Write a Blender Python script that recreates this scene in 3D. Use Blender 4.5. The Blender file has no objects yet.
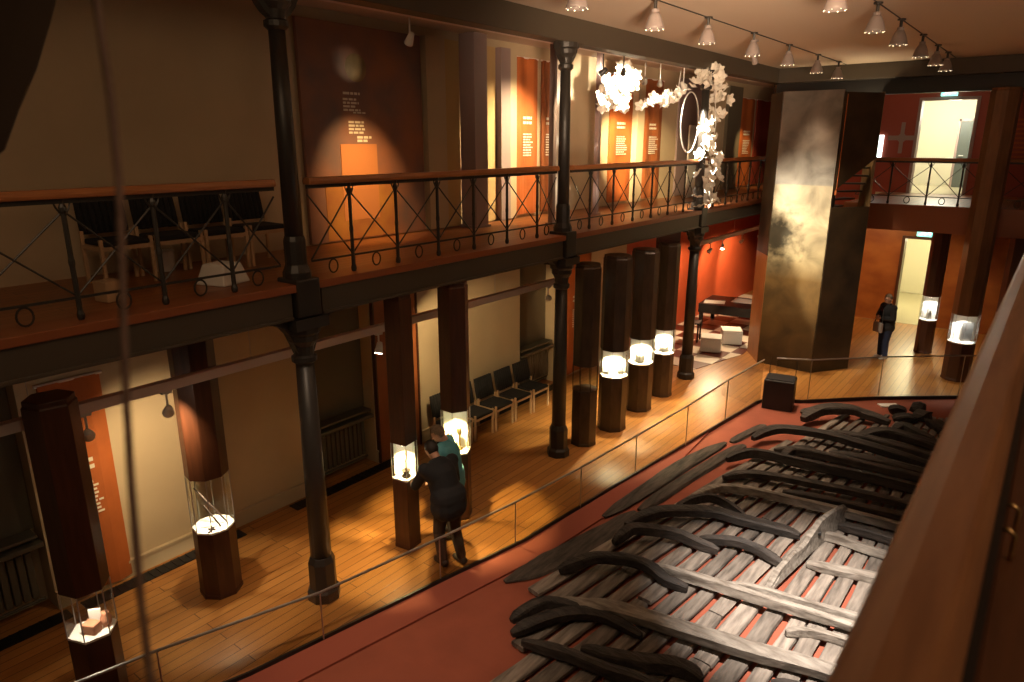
import bpy, bmesh, math, random
from mathutils import Vector, Matrix
random.seed(7)
PI = math.pi
S = bpy.context.scene
C = S.collection
# ------------------------------------------------------------------ camera
EYE = Vector((0, 0, 5.35))
PITCH, YAW = math.radians(15.87), math.radians(37.73)
cd = bpy.data.cameras.new('camera'); cam = bpy.data.objects.new('camera', cd); C.objects.link(cam)
cd.sensor_fit = 'HORIZONTAL'; cd.sensor_width = 36; cd.lens = 36 * 700 / 1024
cd.clip_start = 0.03; cd.clip_end = 100
cam.location = EYE; cam.rotation_euler = (PI/2 - PITCH, 0, YAW)
cd.dof.use_dof = True; cd.dof.focus_distance = 9.5; cd.dof.aperture_fstop = 4.5
S.camera = cam
# ------------------------------------------------------------------ world, exposure
W = bpy.data.worlds.new('world'); S.world = W; W.use_nodes = True
bg = W.node_tree.nodes['Background']; bg.inputs[0].default_value = (1, 0.62, 0.34, 1); bg.inputs[1].default_value = 0.045
S.view_settings.view_transform = 'Standard'; S.view_settings.look = 'None'
S.view_settings.gamma = 1; S.view_settings.use_curve_mapping = False
S.view_settings.exposure = 0.0
S.cycles.use_denoising = True
S.cycles.max_bounces = 10; S.cycles.transparent_max_bounces = 24
S.cycles.sample_clamp_indirect = 4

def light(kind, loc, watts, col=(1, .72, .42), target=None, size=.05, angle=60, blend=.5, parent=None, name=None, area=None):
    d = bpy.data.lights.new(name or kind.lower() + '_light', kind)
    d.energy = watts; d.color = col
    if kind == 'SPOT':
        d.spot_size = math.radians(angle); d.spot_blend = blend; d.shadow_soft_size = size
    elif kind == 'POINT':
        d.shadow_soft_size = size
    elif kind == 'AREA':
        d.shape = 'RECTANGLE'; d.size, d.size_y = area
    o = bpy.data.objects.new(d.name, d); C.objects.link(o)
    o.location = loc
    if target is not None:
        o.rotation_euler = (Vector(target) - Vector(loc)).to_track_quat('-Z', 'Y').to_euler()
    if parent is not None:
        o.parent = parent
        o.location = Vector(loc) - parent.location
    return o

# unseen warm light beyond the frame: lamps added over the viewer's own gallery and the ceiling floods
light('AREA', (-3.0, 1.0, 7.0), 60, (1, .66, .38), (-4.5, 9, 0), area=(3, 1.2), name='added_flood_light')
# unseen spot over the ship; second spot is fill added for the carpet
light('SPOT', (-.9, 5.2, 6.9), 8200, (1, .86, .74), (-1.5, 7.8, 0), .06, 33, 1., name='unseen_pit_spot')
light('SPOT', (-4.2, 2.8, 6.9), 780, (1, .72, .5), (-5.4, 4.6, 0), .1, 42, .9, name='unseen_pit_spot')

# unseen spots added beyond the frame to brighten the ceiling
light('SPOT', (.6, 1.5, 5.0), 10500, (1, .7, .46), (-5.3, 11.0, 7.1), .7, 34, 1., name='ceiling_fill_spot')
light('SPOT', (2.2, 6.0, 5.2), 420, (1, .62, .38), (-2.0, 12.5, 7.1), .7, 80, .9, name='ceiling_fill_spot')
# unseen fill added to brighten the near handrail
light('POINT', (1.1, .6, 6.3), 27, (1, .66, .4), size=.15, name='rail_fill_light')
# downlights of the walkway under the far gallery and of the cross hall
light('SPOT', (-2.2, 21.5, 3.5), 160, (1, .7, .38), (-3.2, 22.0, 0), .1, 130, .8, name='cross_hall_light')
light('SPOT', (-4.4, 20.6, 3.5), 260, (1, .62, .28), (-4.3, 23.8, 1.3), .1, 90, .8, name='cross_hall_light')
light('SPOT', (-2.6, 21.5, 7.0), 25, (1, .6, .36), (-3.6, 23.8, 5), .1, 110, .8, name='far_gallery_light')
light('SPOT', (-3.9, 19.7, 3.4), 90, (1, .6, .26), (-1.31, 18.7, 2.0), .05, 60, .8, name='cross_hall_light')
light('POINT', (-4.3, 18.3, 5.9), 60, (1, .75, .45), size=.1, name='stair_light')  # fill added inside the tower so the stair opening shows

# ------------------------------------------------------------------ materials
def mat(name, col, rough=.6, metal=0., spec=.5, emit=None, es=0., bump=0., bscale=40., var=0., vscale=6., stretch=(1, 1, 1), col2=None, coat=0., tone=0.):
    m = bpy.data.materials.new(name); m.use_nodes = True
    nt = m.node_tree; b = nt.nodes['Principled BSDF']
    b.inputs['Base Color'].default_value = (*col, 1); b.inputs['Roughness'].default_value = rough
    b.inputs['Metallic'].default_value = metal; b.inputs['Specular IOR Level'].default_value = spec
    b.inputs['Coat Weight'].default_value = coat
    if emit:
        b.inputs['Emission Color'].default_value = (*emit, 1); b.inputs['Emission Strength'].default_value = es
    if var or bump or col2:
        tc = nt.nodes.new('ShaderNodeTexCoord'); mp = nt.nodes.new('ShaderNodeMapping')
        mp.inputs['Scale'].default_value = stretch
        nt.links.new(tc.outputs['Object'], mp.inputs[0])
        n = nt.nodes.new('ShaderNodeTexNoise'); n.inputs['Scale'].default_value = vscale; n.inputs['Detail'].default_value = 6
        nt.links.new(mp.outputs[0], n.inputs['Vector'])
        r = nt.nodes.new('ShaderNodeValToRGB')
        c2 = col2 or tuple(x * (1 - var) for x in col)
        r.color_ramp.elements[0].position = .32; r.color_ramp.elements[0].color = (*c2, 1)
        r.color_ramp.elements[1].position = .68; r.color_ramp.elements[1].color = (*col, 1)
        nt.links.new(n.outputs['Fac'], r.inputs[0]); nt.links.new(r.outputs[0], b.inputs['Base Color'])
        if tone:
            oi = nt.nodes.new('ShaderNodeObjectInfo'); tr = nt.nodes.new('ShaderNodeMapRange'); tr.inputs[3].default_value = 1 - tone; tr.inputs[4].default_value = 1 + tone
            nt.links.new(oi.outputs['Random'], tr.inputs[0]); hv = nt.nodes.new('ShaderNodeHueSaturation')
            nt.links.new(r.outputs[0], hv.inputs['Color']); nt.links.new(tr.outputs[0], hv.inputs['Value']); nt.links.new(hv.outputs[0], b.inputs['Base Color'])
        if bump:
            n2 = nt.nodes.new('ShaderNodeTexNoise'); n2.inputs['Scale'].default_value = bscale; n2.inputs['Detail'].default_value = 8
            nt.links.new(mp.outputs[0], n2.inputs['Vector'])
            bu = nt.nodes.new('ShaderNodeBump'); bu.inputs['Strength'].default_value = bump; bu.inputs['Distance'].default_value = .02
            nt.links.new(n2.outputs['Fac'], bu.inputs['Height']); nt.links.new(bu.outputs[0], b.inputs['Normal'])
    return m

def glass(name, tint=(.95, .97, .96), refl=.12):
    m = bpy.data.materials.new(name); m.use_nodes = True; nt = m.node_tree; nt.nodes.clear()
    o = nt.nodes.new('ShaderNodeOutputMaterial'); mx = nt.nodes.new('ShaderNodeMixShader')
    t = nt.nodes.new('ShaderNodeBsdfTransparent'); t.inputs[0].default_value = (*tint, 1)
    g = nt.nodes.new('ShaderNodeBsdfGlossy'); g.inputs['Roughness'].default_value = .03
    lw = nt.nodes.new('ShaderNodeLayerWeight'); lw.inputs['Blend'].default_value = .5
    pw = nt.nodes.new('ShaderNodeMath'); pw.operation = 'POWER'; pw.inputs[1].default_value = 4; nt.links.new(lw.outputs['Facing'], pw.inputs[0])
    f = nt.nodes.new('ShaderNodeMath'); f.operation = 'MULTIPLY_ADD'; f.inputs[1].default_value = .5; f.inputs[2].default_value = refl * .18; nt.links.new(pw.outputs[0], f.inputs[0])
    nt.links.new(f.outputs[0], mx.inputs[0]); nt.links.new(t.outputs[0], mx.inputs[1]); nt.links.new(g.outputs[0], mx.inputs[2])
    nt.links.new(mx.outputs[0], o.inputs[0]); return m

def boards(name, c1, c2, cm, along='y', width=.12, length=2.2, rough=.3, gap=.006):
    m = bpy.data.materials.new(name); m.use_nodes = True; nt = m.node_tree; b = nt.nodes['Principled BSDF']
    tc = nt.nodes.new('ShaderNodeTexCoord'); mp = nt.nodes.new('ShaderNodeMapping')
    if along == 'y': mp.inputs['Rotation'].default_value = (0, 0, PI/2)
    if along == 'z': mp.inputs['Rotation'].default_value = (0, PI/2, 0)
    nt.links.new(tc.outputs['Object'], mp.inputs[0])
    br = nt.nodes.new('ShaderNodeTexBrick'); br.offset = .37
    br.inputs['Color1'].default_value = (*c1, 1); br.inputs['Color2'].default_value = (*c2, 1); br.inputs['Mortar'].default_value = (*cm, 1)
    br.inputs['Scale'].default_value = 1; br.inputs['Brick Width'].default_value = length; br.inputs['Row Height'].default_value = width
    br.inputs['Mortar Size'].default_value = gap; br.inputs['Mortar Smooth'].default_value = .2
    nt.links.new(mp.outputs[0], br.inputs['Vector'])
    n = nt.nodes.new('ShaderNodeTexNoise'); n.inputs['Scale'].default_value = 3; n.inputs['Detail'].default_value = 6
    m2 = nt.nodes.new('ShaderNodeMapping'); m2.inputs['Scale'].default_value = (1, 12, 12)
    nt.links.new(mp.outputs[0], m2.inputs[0]); nt.links.new(m2.outputs[0], n.inputs['Vector'])
    r = nt.nodes.new('ShaderNodeMapRange'); r.inputs[3].default_value = .72; r.inputs[4].default_value = 1.2
    nt.links.new(n.outputs['Fac'], r.inputs[0])
    hs = nt.nodes.new('ShaderNodeHueSaturation'); nt.links.new(br.outputs['Color'], hs.inputs['Color']); nt.links.new(r.outputs[0], hs.inputs['Value'])
    nt.links.new(hs.outputs[0], b.inputs['Base Color']); b.inputs['Roughness'].default_value = rough
    bu = nt.nodes.new('ShaderNodeBump'); bu.inputs['Strength'].default_value = .25; bu.inputs['Distance'].default_value = .004
    nt.links.new(br.outputs['Fac'], bu.inputs['Height']); bu.invert = True; nt.links.new(bu.outputs[0], b.inputs['Normal'])
    return m

def checker(name, a, b_, scale):
    m = bpy.data.materials.new(name); m.use_nodes = True; nt = m.node_tree; b = nt.nodes['Principled BSDF']
    tc = nt.nodes.new('ShaderNodeTexCoord'); ck = nt.nodes.new('ShaderNodeTexChecker')
    ck.inputs['Color1'].default_value = (*a, 1); ck.inputs['Color2'].default_value = (*b_, 1); ck.inputs['Scale'].default_value = scale
    nt.links.new(tc.outputs['Object'], ck.inputs[0]); nt.links.new(ck.outputs[0], b.inputs['Base Color']); b.inputs['Roughness'].default_value = .35
    return m

def mural_mat():
    m = bpy.data.materials.new('cloudy_mural'); m.use_nodes = True; nt = m.node_tree; b = nt.nodes['Principled BSDF']
    tc = nt.nodes.new('ShaderNodeTexCoord'); sp = nt.nodes.new('ShaderNodeSeparateXYZ'); nt.links.new(tc.outputs['Object'], sp.inputs[0])
    mr = nt.nodes.new('ShaderNodeMapRange'); mr.inputs[1].default_value = 0; mr.inputs[2].default_value = 6.45
    nt.links.new(sp.outputs['Z'], mr.inputs[0])
    r = nt.nodes.new('ShaderNodeValToRGB'); e = r.color_ramp.elements
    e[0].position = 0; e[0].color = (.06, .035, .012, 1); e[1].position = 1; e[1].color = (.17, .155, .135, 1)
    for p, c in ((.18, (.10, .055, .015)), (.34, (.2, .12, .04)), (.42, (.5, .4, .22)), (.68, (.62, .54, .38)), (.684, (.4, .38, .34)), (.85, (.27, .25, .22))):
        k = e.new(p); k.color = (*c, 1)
    nt.links.new(mr.outputs[0], r.inputs[0])
    n = nt.nodes.new('ShaderNodeTexNoise'); n.inputs['Scale'].default_value = 1.6; n.inputs['Detail'].default_value = 9; n.inputs['Distortion'].default_value = .6
    nt.links.new(tc.outputs['Object'], n.inputs['Vector'])
    r2 = nt.nodes.new('ShaderNodeMapRange'); r2.inputs[1].default_value = .3; r2.inputs[2].default_value = .7; r2.inputs[3].default_value = .45; r2.inputs[4].default_value = 1.25
    nt.links.new(n.outputs['Fac'], r2.inputs[0])
    # a dark bush of foliage at the left edge of the picture
    n3 = nt.nodes.new('ShaderNodeTexNoise'); n3.inputs['Scale'].default_value = 5; n3.inputs['Detail'].default_value = 8
    nt.links.new(tc.outputs['Object'], n3.inputs['Vector'])
    ds = nt.nodes.new('ShaderNodeVectorMath'); ds.operation = 'DISTANCE'; ds.inputs[1].default_value = (-.62, 0, 3.2)
    mm = nt.nodes.new('ShaderNodeMapping'); mm.inputs['Scale'].default_value = (1, 1, 1); nt.links.new(tc.outputs['Object'], mm.inputs[0]); nt.links.new(mm.outputs[0], ds.inputs[0])
    ad = nt.nodes.new('ShaderNodeMath'); ad.operation = 'MULTIPLY_ADD'; ad.inputs[1].default_value = 1.1; nt.links.new(n3.outputs['Fac'], ad.inputs[0]); nt.links.new(ds.outputs['Value'], ad.inputs[2])
    rr = nt.nodes.new('ShaderNodeMapRange'); rr.inputs[1].default_value = .85; rr.inputs[2].default_value = 1.35; rr.inputs[3].default_value = .12; rr.inputs[4].default_value = 1
    nt.links.new(ad.outputs[0], rr.inputs[0])
    mu = nt.nodes.new('ShaderNodeMath'); mu.operation = 'MULTIPLY'; nt.links.new(r2.outputs[0], mu.inputs[0]); nt.links.new(rr.outputs[0], mu.inputs[1])
    hs = nt.nodes.new('ShaderNodeHueSaturation'); nt.links.new(r.outputs[0], hs.inputs['Color']); nt.links.new(mu.outputs[0], hs.inputs['Value'])
    nt.links.new(hs.outputs[0], b.inputs['Base Color']); b.inputs['Roughness'].default_value = .5
    return m

M = {
 'cream': mat('cream_plaster', (.56, .44, .28), .8, var=.12, vscale=1.2),
 'cream2': mat('ochre_plaster', (.55, .38, .17), .8),
 'recess': mat('grey_green_plaster', (.14, .115, .075), .8),
 'ceiling': mat('ceiling_plaster', (.66, .54, .42), .85),
 'floor': boards('oak_floor', (.46, .2, .05), (.36, .145, .035), (.12, .045, .012), 'y', .14, 2.4, .32),
 'deck': boards('gallery_floor', (.34, .125, .035), (.27, .095, .028), (.1, .035, .012), 'y', .14, 2.4, .35),
 'carpet': mat('red_carpet', (.33, .088, .048), .9, bump=.15, bscale=160, var=.2, vscale=2),
 'carpet2': mat('dark_red_carpet', (.3, .075, .045), .9, bump=.15, bscale=160),
 'iron': mat('black_iron', (.028, .024, .02), .42),
 'girder': mat('olive_girder_paint', (.07, .055, .038), .5),
 'deckedge': mat('red_wood_edge', (.26, .08, .028), .4),
 'rail': mat('orange_rail_wood', (.4, .15, .05), .35, var=.3, vscale=4, stretch=(20, 1, 20)),
 'nearrail': mat('brown_rail_wood', (.25, .112, .045), .42, col2=(.17, .07, .026), vscale=5, stretch=(14, 1.2, 14), bump=.05),
 'nearboard': mat('dark_brown_board', (.12, .045, .018), .45, var=.3, vscale=5, stretch=(14, 1, 14)),
 'case': mat('dark_brown_case_wood', (.08, .027, .012), .4, var=.35, vscale=3, stretch=(8, 8, .8)),
 'casegrey': mat('dark_stained_case_wood', (.06, .035, .02), .38, var=.5, vscale=3, stretch=(3, 3, 1)),
 'casemid': mat('mid_brown_case_wood', (.2, .095, .04), .4, var=.3, vscale=3, stretch=(8, 8, .8)),
 'litface': mat('amber_lit_face', (.42, .17, .045), .4, var=.3, vscale=3, stretch=(8, 8, .8)),  # tower side with its warm light in the color
 'pad': mat('white_pad', (.85, .8, .72), .7),
 'glass': glass('clear_glass'),
 'glass2': glass('balustrade_glass', (.9, .9, .86), .13),
 'steel': mat('brushed_steel', (.5, .48, .45), .3, .9),
 'lilac': mat('lilac_grey_paint', (.3, .22, .21), .6),
 'track': mat('pale_track_paint', (.85, .74, .68), .5),
 'orange': mat('orange_banner_cloth', (.5, .13, .025), .75, var=.25, vscale=2),
 'rust': mat('rust_board', (.36, .11, .03), .6, var=.3, vscale=2),
 'redwall': mat('red_wall_paint', (.52, .085, .025), .55, var=.15, vscale=1.5),
 'darkred': mat('dark_red_wall_paint', (.3, .05, .025), .6),
 'woodwall': mat('amber_wall_panel', (.4, .14, .035), .35, col2=(.26, .075, .02), vscale=1.4, stretch=(1, 1, 1.6)),
 'poster': mat('brown_poster', (.34, .13, .06), .55, col2=(.15, .095, .085), vscale=1.1),
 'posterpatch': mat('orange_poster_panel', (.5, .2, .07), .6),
 'footglow': mat('amber_foot_glow', (.42, .19, .04), .6, col2=(.3, .11, .035), vscale=2.5),  # orange poster foot with the lamp glow mixed in
 'text': mat('pale_print', (.75, .68, .55), .7),
 'white': mat('white_paper', (.8, .77, .7), .7),
 'whitepaint': mat('white_paint', (.75, .72, .66), .5),
 'black': mat('black_fabric', (.012, .011, .012), .9),
 'blackbox': mat('black_lacquer', (.01, .009, .009), .45),
 'birch': mat('birch_wood', (.55, .36, .2), .5, var=.2, vscale=4),
 'plank': mat('grey_ship_plank', (.27, .235, .2), .85, col2=(.1, .085, .072), vscale=3.2, stretch=(5, .7, 3), bump=.8, bscale=10, tone=.4),
 'rib': mat('dark_ship_rib', (.058, .047, .04), .7, col2=(.018, .015, .013), vscale=4, stretch=(1, 4, 4), bump=.8, bscale=10, tone=.3),
 'plankdark': mat('dark_loose_timber', (.1, .082, .068), .85, col2=(.03, .025, .021), vscale=3.2, stretch=(5, .7, 3), bump=.8, bscale=10),
 'riblit': mat('lit_ship_rib', (.33, .3, .26), .75, col2=(.13, .11, .09), vscale=4, stretch=(1, 4, 4), bump=.5, bscale=14),  # lighter copy of the rib wood, overhead light mixed into its color
 'lampshade': mat('grey_lampshade', (.3, .25, .23), .45),
 'bulb': mat('warm_bulb', (1, .9, .7), .4, emit=(1, .8, .5), es=6),
 'bulbhot': mat('bright_bulb', (1, .95, .85), .4, emit=(1, .88, .66), es=25),
 'flower': mat('white_paper_petals', (.85, .8, .7), .8),
 'skin': mat('skin', (.5, .27, .18), .55),
 'hairgrey': mat('grey_blond_hair', (.27, .19, .12), .7, var=.4, vscale=40),
 'hairdark': mat('dark_hair', (.03, .02, .014), .6, var=.4, vscale=40),
 'teal': mat('teal_shirt', (.11, .38, .45), .85, var=.15, vscale=12),
 'jacket': mat('black_jacket', (.012, .012, .014), .85),
 'trouser': mat('dark_brown_trousers', (.05, .032, .022), .9),
 'navy': mat('navy_jeans', (.02, .03, .07), .9),
 'shoe': mat('dark_shoes', (.03, .02, .015), .6),
 'rope': mat('dark_rope', (.16, .1, .075), .9, bump=.5, bscale=60),
 'gauze': mat('dark_drape', (.055, .036, .022), .95),
 'brass': mat('brass', (.65, .45, .2), .3, 1.),
 'exitgreen': mat('exit_sign_green', (.05, .5, .3), .4, emit=(.3, .9, .75), es=2.2),
 'exitwhite': mat('exit_sign_white', (.9, .95, .95), .4, emit=(.85, 1, .95), es=3),
 'corridor': mat('pale_corridor_paint', (.75, .72, .58), .7),
 'corridorfloor': mat('corridor_floor', (.45, .42, .3), .25),
 'greydoor': mat('grey_door_paint', (.07, .085, .08), .5),
 'radiator': mat('radiator_paint', (.11, .095, .065), .5),
 'checker': checker('checker_floor', (.72, .62, .5), (.12, .025, .012), 1.6),
 'mural': mural_mat(),
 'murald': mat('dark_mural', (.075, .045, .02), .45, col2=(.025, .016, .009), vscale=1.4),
 'tan': mat('tan_mural', (.3, .19, .08), .5, col2=(.13, .08, .03), vscale=3),
 'ceramic': mat('terracotta', (.5, .22, .12), .7),
 'darkiron': mat('rusty_iron', (.05, .03, .02), .7),
}

# ------------------------------------------------------------------ mesh builder
class MB:
    def __init__(s): s.bm = bmesh.new()
    def _v(s, p): return s.bm.verts.new(p)
    def bx(s, x0, x1, y0, y1, z0, z1):
        v = [s._v((x, y, z)) for x in (x0, x1) for y in (y0, y1) for z in (z0, z1)]
        for f in ((0, 1, 3, 2), (4, 6, 7, 5), (0, 4, 5, 1), (2, 3, 7, 6), (0, 2, 6, 4), (1, 5, 7, 3)):
            s.bm.faces.new([v[i] for i in f])
        return s
    def rings(s, rr, closed=True):
        R = [[s._v(p) for p in r] for r in rr]; n = len(R[0])
        for a, b in zip(R, R[1:]):
            for i in range(n):
                s.bm.faces.new((a[i], a[(i+1) % n], b[(i+1) % n], b[i]))
        if closed:
            s.bm.faces.new(R[0][::-1]); s.bm.faces.new(R[-1])
        return s
    def ngon(s, cx, cy, n, prof, rot=0.):
        """n-sided prism / lathe: prof = [(r, z), ...]"""
        return s.rings([[(cx + r*math.cos(rot + 2*PI*i/n), cy + r*math.sin(rot + 2*PI*i/n), z) for i in range(n)] for r, z in prof])
    def shell(s, cx, cy, n, r, z0, z1, rot=0., t=.008):
        def ring(rad, z): return [(cx + rad*math.cos(rot + 2*PI*i/n), cy + rad*math.sin(rot + 2*PI*i/n), z) for i in range(n)]
        return s.rings([ring(r, z0), ring(r, z1), ring(r-t, z1), ring(r-t, z0), ring(r, z0)], closed=False)
    def tube(s, pts, rad, n=8, flat=1.0, closed=False, up=(0, 0, 1)):
        pts = [Vector(p) for p in pts]; k = len(pts)
        rad = rad if isinstance(rad, (list, tuple)) else [rad]*k
        rr = []
        for i, p in enumerate(pts):
            if closed: d = pts[(i+1) % k] - pts[i-1]
            else: d = pts[min(i+1, k-1)] - pts[max(i-1, 0)]
            d.normalize(); u = Vector(up)
            if abs(d.dot(u)) > .95: u = Vector((1, 0, 0)) if abs(d.x) < .9 else Vector((0, 1, 0))
            a = d.cross(u).normalized(); b = a.cross(d).normalized()
            rr.append([p + a*rad[i]*math.cos(2*PI*j/n) + b*rad[i]*flat*math.sin(2*PI*j/n) for j in range(n)])
        if closed: rr.append(rr[0])
        if closed:
            R = [[s._v(p) for p in r] for r in rr[:-1]]
            for q in range(k):
                a, b = R[q], R[(q+1) % k]
                for i in range(n): s.bm.faces.new((a[i], a[(i+1) % n], b[(i+1) % n], b[i]))
            return s
        return s.rings(rr)
    def capsule(s, a, b, ra, rb, n=14):
        a, b = Vector(a), Vector(b); d = (b-a); L = d.length
        if L < 1e-6: return s.ball(a, (ra,)*3)
        d.normalize(); u = Vector((0, 0, 1))
        if abs(d.z) > .95: u = Vector((0, 1, 0))
        x = d.cross(u).normalized(); y = x.cross(d).normalized(); rr = []
        for t in (-85, -60, -30, 0):
            t = math.radians(t); rr.append((a + d*ra*math.sin(t), ra*math.cos(t)))
        for t in (0, 30, 60, 85):
            t = math.radians(t); rr.append((b + d*rb*math.sin(t), rb*math.cos(t)))
        return s.rings([[p + x*r*math.cos(2*PI*j/n) + y*r*math.sin(2*PI*j/n) for j in range(n)] for p, r in rr])
    def ball(s, c, r, u=16, v=10, rot=None):
        r = r if isinstance(r, (tuple, list)) else (r,)*3
        m = Matrix.Translation(c) @ (rot.to_4x4() if rot else Matrix()) @ Matrix.Diagonal((*r, 1))
        bmesh.ops.create_uvsphere(s.bm, u_segments=u, v_segments=v, radius=1, matrix=m); return s
    def prism(s, poly, axis, a, b):
        """extrude 2-D polygon along axis; x: poly=(y,z); y: poly=(x,z); z: poly=(x,y)"""
        def P(p, t): return {'x': (t, p[0], p[1]), 'y': (p[0], t, p[1]), 'z': (p[0], p[1], t)}[axis]
        return s.rings([[P(p, a) for p in poly], [P(p, b) for p in poly]])
    def slab(s, a, b, z0, z1, t):
        """upright panel between ground points a, b"""
        a, b = Vector((*a, 0)), Vector((*b, 0)); d = (b-a).normalized(); n = Vector((-d.y, d.x, 0))*t/2
        q = [a-n, b-n, b+n, a+n]
        return s.rings([[(p.x, p.y, z0) for p in q], [(p.x, p.y, z1) for p in q]])
    def build(s, name, m, parent=None, smooth=False, bevel=0., kind=None):
        bmesh.ops.recalc_face_normals(s.bm, faces=s.bm.faces)
        me = bpy.data.meshes.new(name); s.bm.to_mesh(me); s.bm.free()
        if smooth: me.polygons.foreach_set('use_smooth', [True]*len(me.polygons))
        me.materials.append(M[m] if isinstance(m, str) else m)
        o = bpy.data.objects.new(name, me); C.objects.link(o)
        if parent is not None: o.parent = parent
        if bevel:
            k = o.modifiers.new('bevel', 'BEVEL'); k.width = bevel; k.segments = 2; k.limit_method = 'ANGLE'
        if kind: o['kind'] = kind
        return o

def thing(name, label, cat, loc=(0, 0, 0), rz=0., group=None):
    o = bpy.data.objects.new(name, None); C.objects.link(o); o.empty_display_size = .1
    o.location = loc; o.rotation_euler = (0, 0, rz); o['label'] = label; o['category'] = cat; o['kind'] = 'thing'
    if group: o['group'] = group
    return o
def tag(o, label, cat, group=None, loc=None, rz=None):
    o['label'] = label; o['category'] = cat; o['kind'] = 'thing'
    if group: o['group'] = group
    if loc is not None: o.location = loc
    if rz is not None: o.rotation_euler = (0, 0, rz)
    return o
def dup(root, loc, rz=None, label=None, group=None):
    r = root.copy(); C.objects.link(r); r.location = loc
    if rz is not None: r.rotation_euler = (0, 0, rz)
    if label: r['label'] = label
    if group: r['group'] = group
    for ch in list(root.children):
        c = ch.copy(); C.objects.link(c); c.parent = r
        for g in list(ch.children):
            d = g.copy(); C.objects.link(d); d.parent = c
    return r
def struct(name, mb, m, bevel=0.): return mb.build(name, m, None, bevel=bevel, kind='structure')
def spart(name, mb, m, parent): return mb.build(name, m, parent)

# ================================================================== SETTING
GZ = 3.9                      # gallery floor
XE = -6.35                    # gallery edge / column line
XW = -8.65                    # left wall face
edge = [(-6.95, -1.0), (-6.55, 1.0), (-5.9, 3.13), (-5.55, 4.94), (-5.15, 6.96), (-4.89, 9.85), (-4.46, 14.3), (-4.36, 14.62), (-3.72, 14.95), (-2.47, 16.2), (-1.07, 17.35), (0.4, 18.2), (3.5, 18.6)]
# timber floor around the ship pit
mb = MB(); mb.prism([(-9.2, -1)] + edge + [(3.5, 27.4), (-9.2, 27.4)], 'z', -.12, 0); struct('floor', mb, 'floor')
mb = MB(); mb.prism([(-7.2, -1), (3.5, -1), (3.5, 18.7), (-7.2, 18.7)], 'z', -.2, -.05); struct('floor_pit', mb, 'carpet')
ins = [(x + .42, y) for x, y in edge[:6]]
mb = MB(); mb.prism(edge[:6] + [(-4.65, 12.2)] + ins[::-1], 'z', -.06, -.02); struct('floor_pit_border', mb, 'carpet2')
mb = MB()
for a, b in zip(edge, edge[1:]): mb.slab(a, b, -.06, .025, .03)
struct('trim_1', mb, 'blackbox')
# checkered floor in the red room
mb = MB(); mb.prism([(-8.64, 15.6), (-6.42, 15.6), (-5.95, 17.6), (-6.2, 20.2), (-6.6, 25), (-8.64, 25)], 'z', 0, .012); struct('floor_checkered', mb, 'checker')
# left wall: lower and upper storey with recessed window bays
mb = MB(); ys = -1.0
bays = [(1.2, 2.35), (6.2, 7.35), (11.45, 12.75)]
for a, b in bays:
    mb.bx(-9.15, XW, ys, a, 0, 3.5); mb.bx(-9.15, -8.95, a, b, 0, 3.5); ys = b
mb.bx(-9.15, XW, ys, 16.0, 0, 3.5); struct('wall_left', mb, 'cream')
mb = MB(); mb.bx(-9.15, XW, 16.0, 27, 0, 3.5); struct('wall_left_red', mb, 'redwall')
mb = MB(); mb.bx(-9.15, XW, -1, 27, 3.5, 7.4); struct('wall_left_upper', mb, 'cream')
mb = MB(); mb.bx(-6.6, -5.2, 23.8, 24.1, 0, 7.4)
mb.bx(-9.15, -6.6, 26.8, 27.1, 0, 7.4); mb.bx(-6.75, -6.6, 23.8, 27.1, 0, 7.4)
struct('wall_far_left', mb, 'darkred')
mb = MB(); mb.bx(-5.2, -3.6, 23.8, 24.1, 0, 3.4); mb.bx(-2.42, 3.5, 23.8, 24.1, 0, 3.4); mb.bx(-3.6, -2.42, 23.8, 24.1, 2.62, 3.4); struct('wall_far', mb, 'woodwall')
mb = MB(); mb.bx(-5.2, -3.7, 23.8, 24.1, 3.4, 7.4); mb.bx(-2.22, 3.5, 23.8, 24.1, 3.4, 7.4); mb.bx(-3.7, -2.22, 23.8, 24.1, 6.5, 7.4); mb.bx(-3.7, -2.22, 23.8, 24.1, 3.4, 3.88)
struct('wall_far_upper', mb, 'darkred')
mb = MB(); mb.bx(-9.15, 3.5, -1, 27.1, 7.14, 7.4); struct('ceiling', mb, 'ceiling')
# upper cornice beams
mb = MB(); mb.bx(XE-.13, XE+.13, -1, 22, 6.79, 7.14); struct('beam_left', mb, 'girder', .01)
mb = MB(); mb.bx(XE-.13, 3.5, 19.1, 19.4, 6.79, 7.14); struct('beam_far', mb, 'girder', .01)
mb = MB(); mb.bx(XE, 3.5, 19.4, 19.7, 6.45, 7.14); struct('beam_far_inner', mb, 'blackbox')
mb = MB(); mb.bx(XE-.4, XE-.2, -1, 19.1, 6.83, 6.9); struct('trim_2', mb, 'track')
# galleries
mb = MB(); mb.bx(XW, XE+.02, -1, 27, 3.6, GZ-.02); struct('floor_gallery', mb, 'deck')
for i, (a, b) in enumerate(((-1, 4.26), (4.64, 9.36), (9.74, 14.71), (15.09, 21.5))):
    mb = MB(); mb.bx(XE-.14, XE+.14, a, b, 3.56, 3.83); mb.bx(XE-.16, XE+.16, a, b, 3.54, 3.575); struct('beam_gallery_%d' % (i+1), mb, 'girder', .006)
mb = MB(); mb.bx(XE-.2, XE+.17, -1, 21.5, 3.83, GZ+.015); struct('trim_3', mb, 'deckedge', .01)
mb = MB(); mb.bx(-4.3, 3.5, 19.2, 23.8, 3.6, GZ); struct('floor_gallery_far', mb, 'deck')
mb = MB(); mb.bx(-4.3, 3.5, 19.08, 19.25, 3.3, GZ+.02); struct('trim_4', mb, 'deckedge', .01)
mb = MB(); mb.bx(.02, 3.5, -1.2, 18, 3.55, GZ-.04); struct('floor_gallery_right', mb, 'deck')
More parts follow.
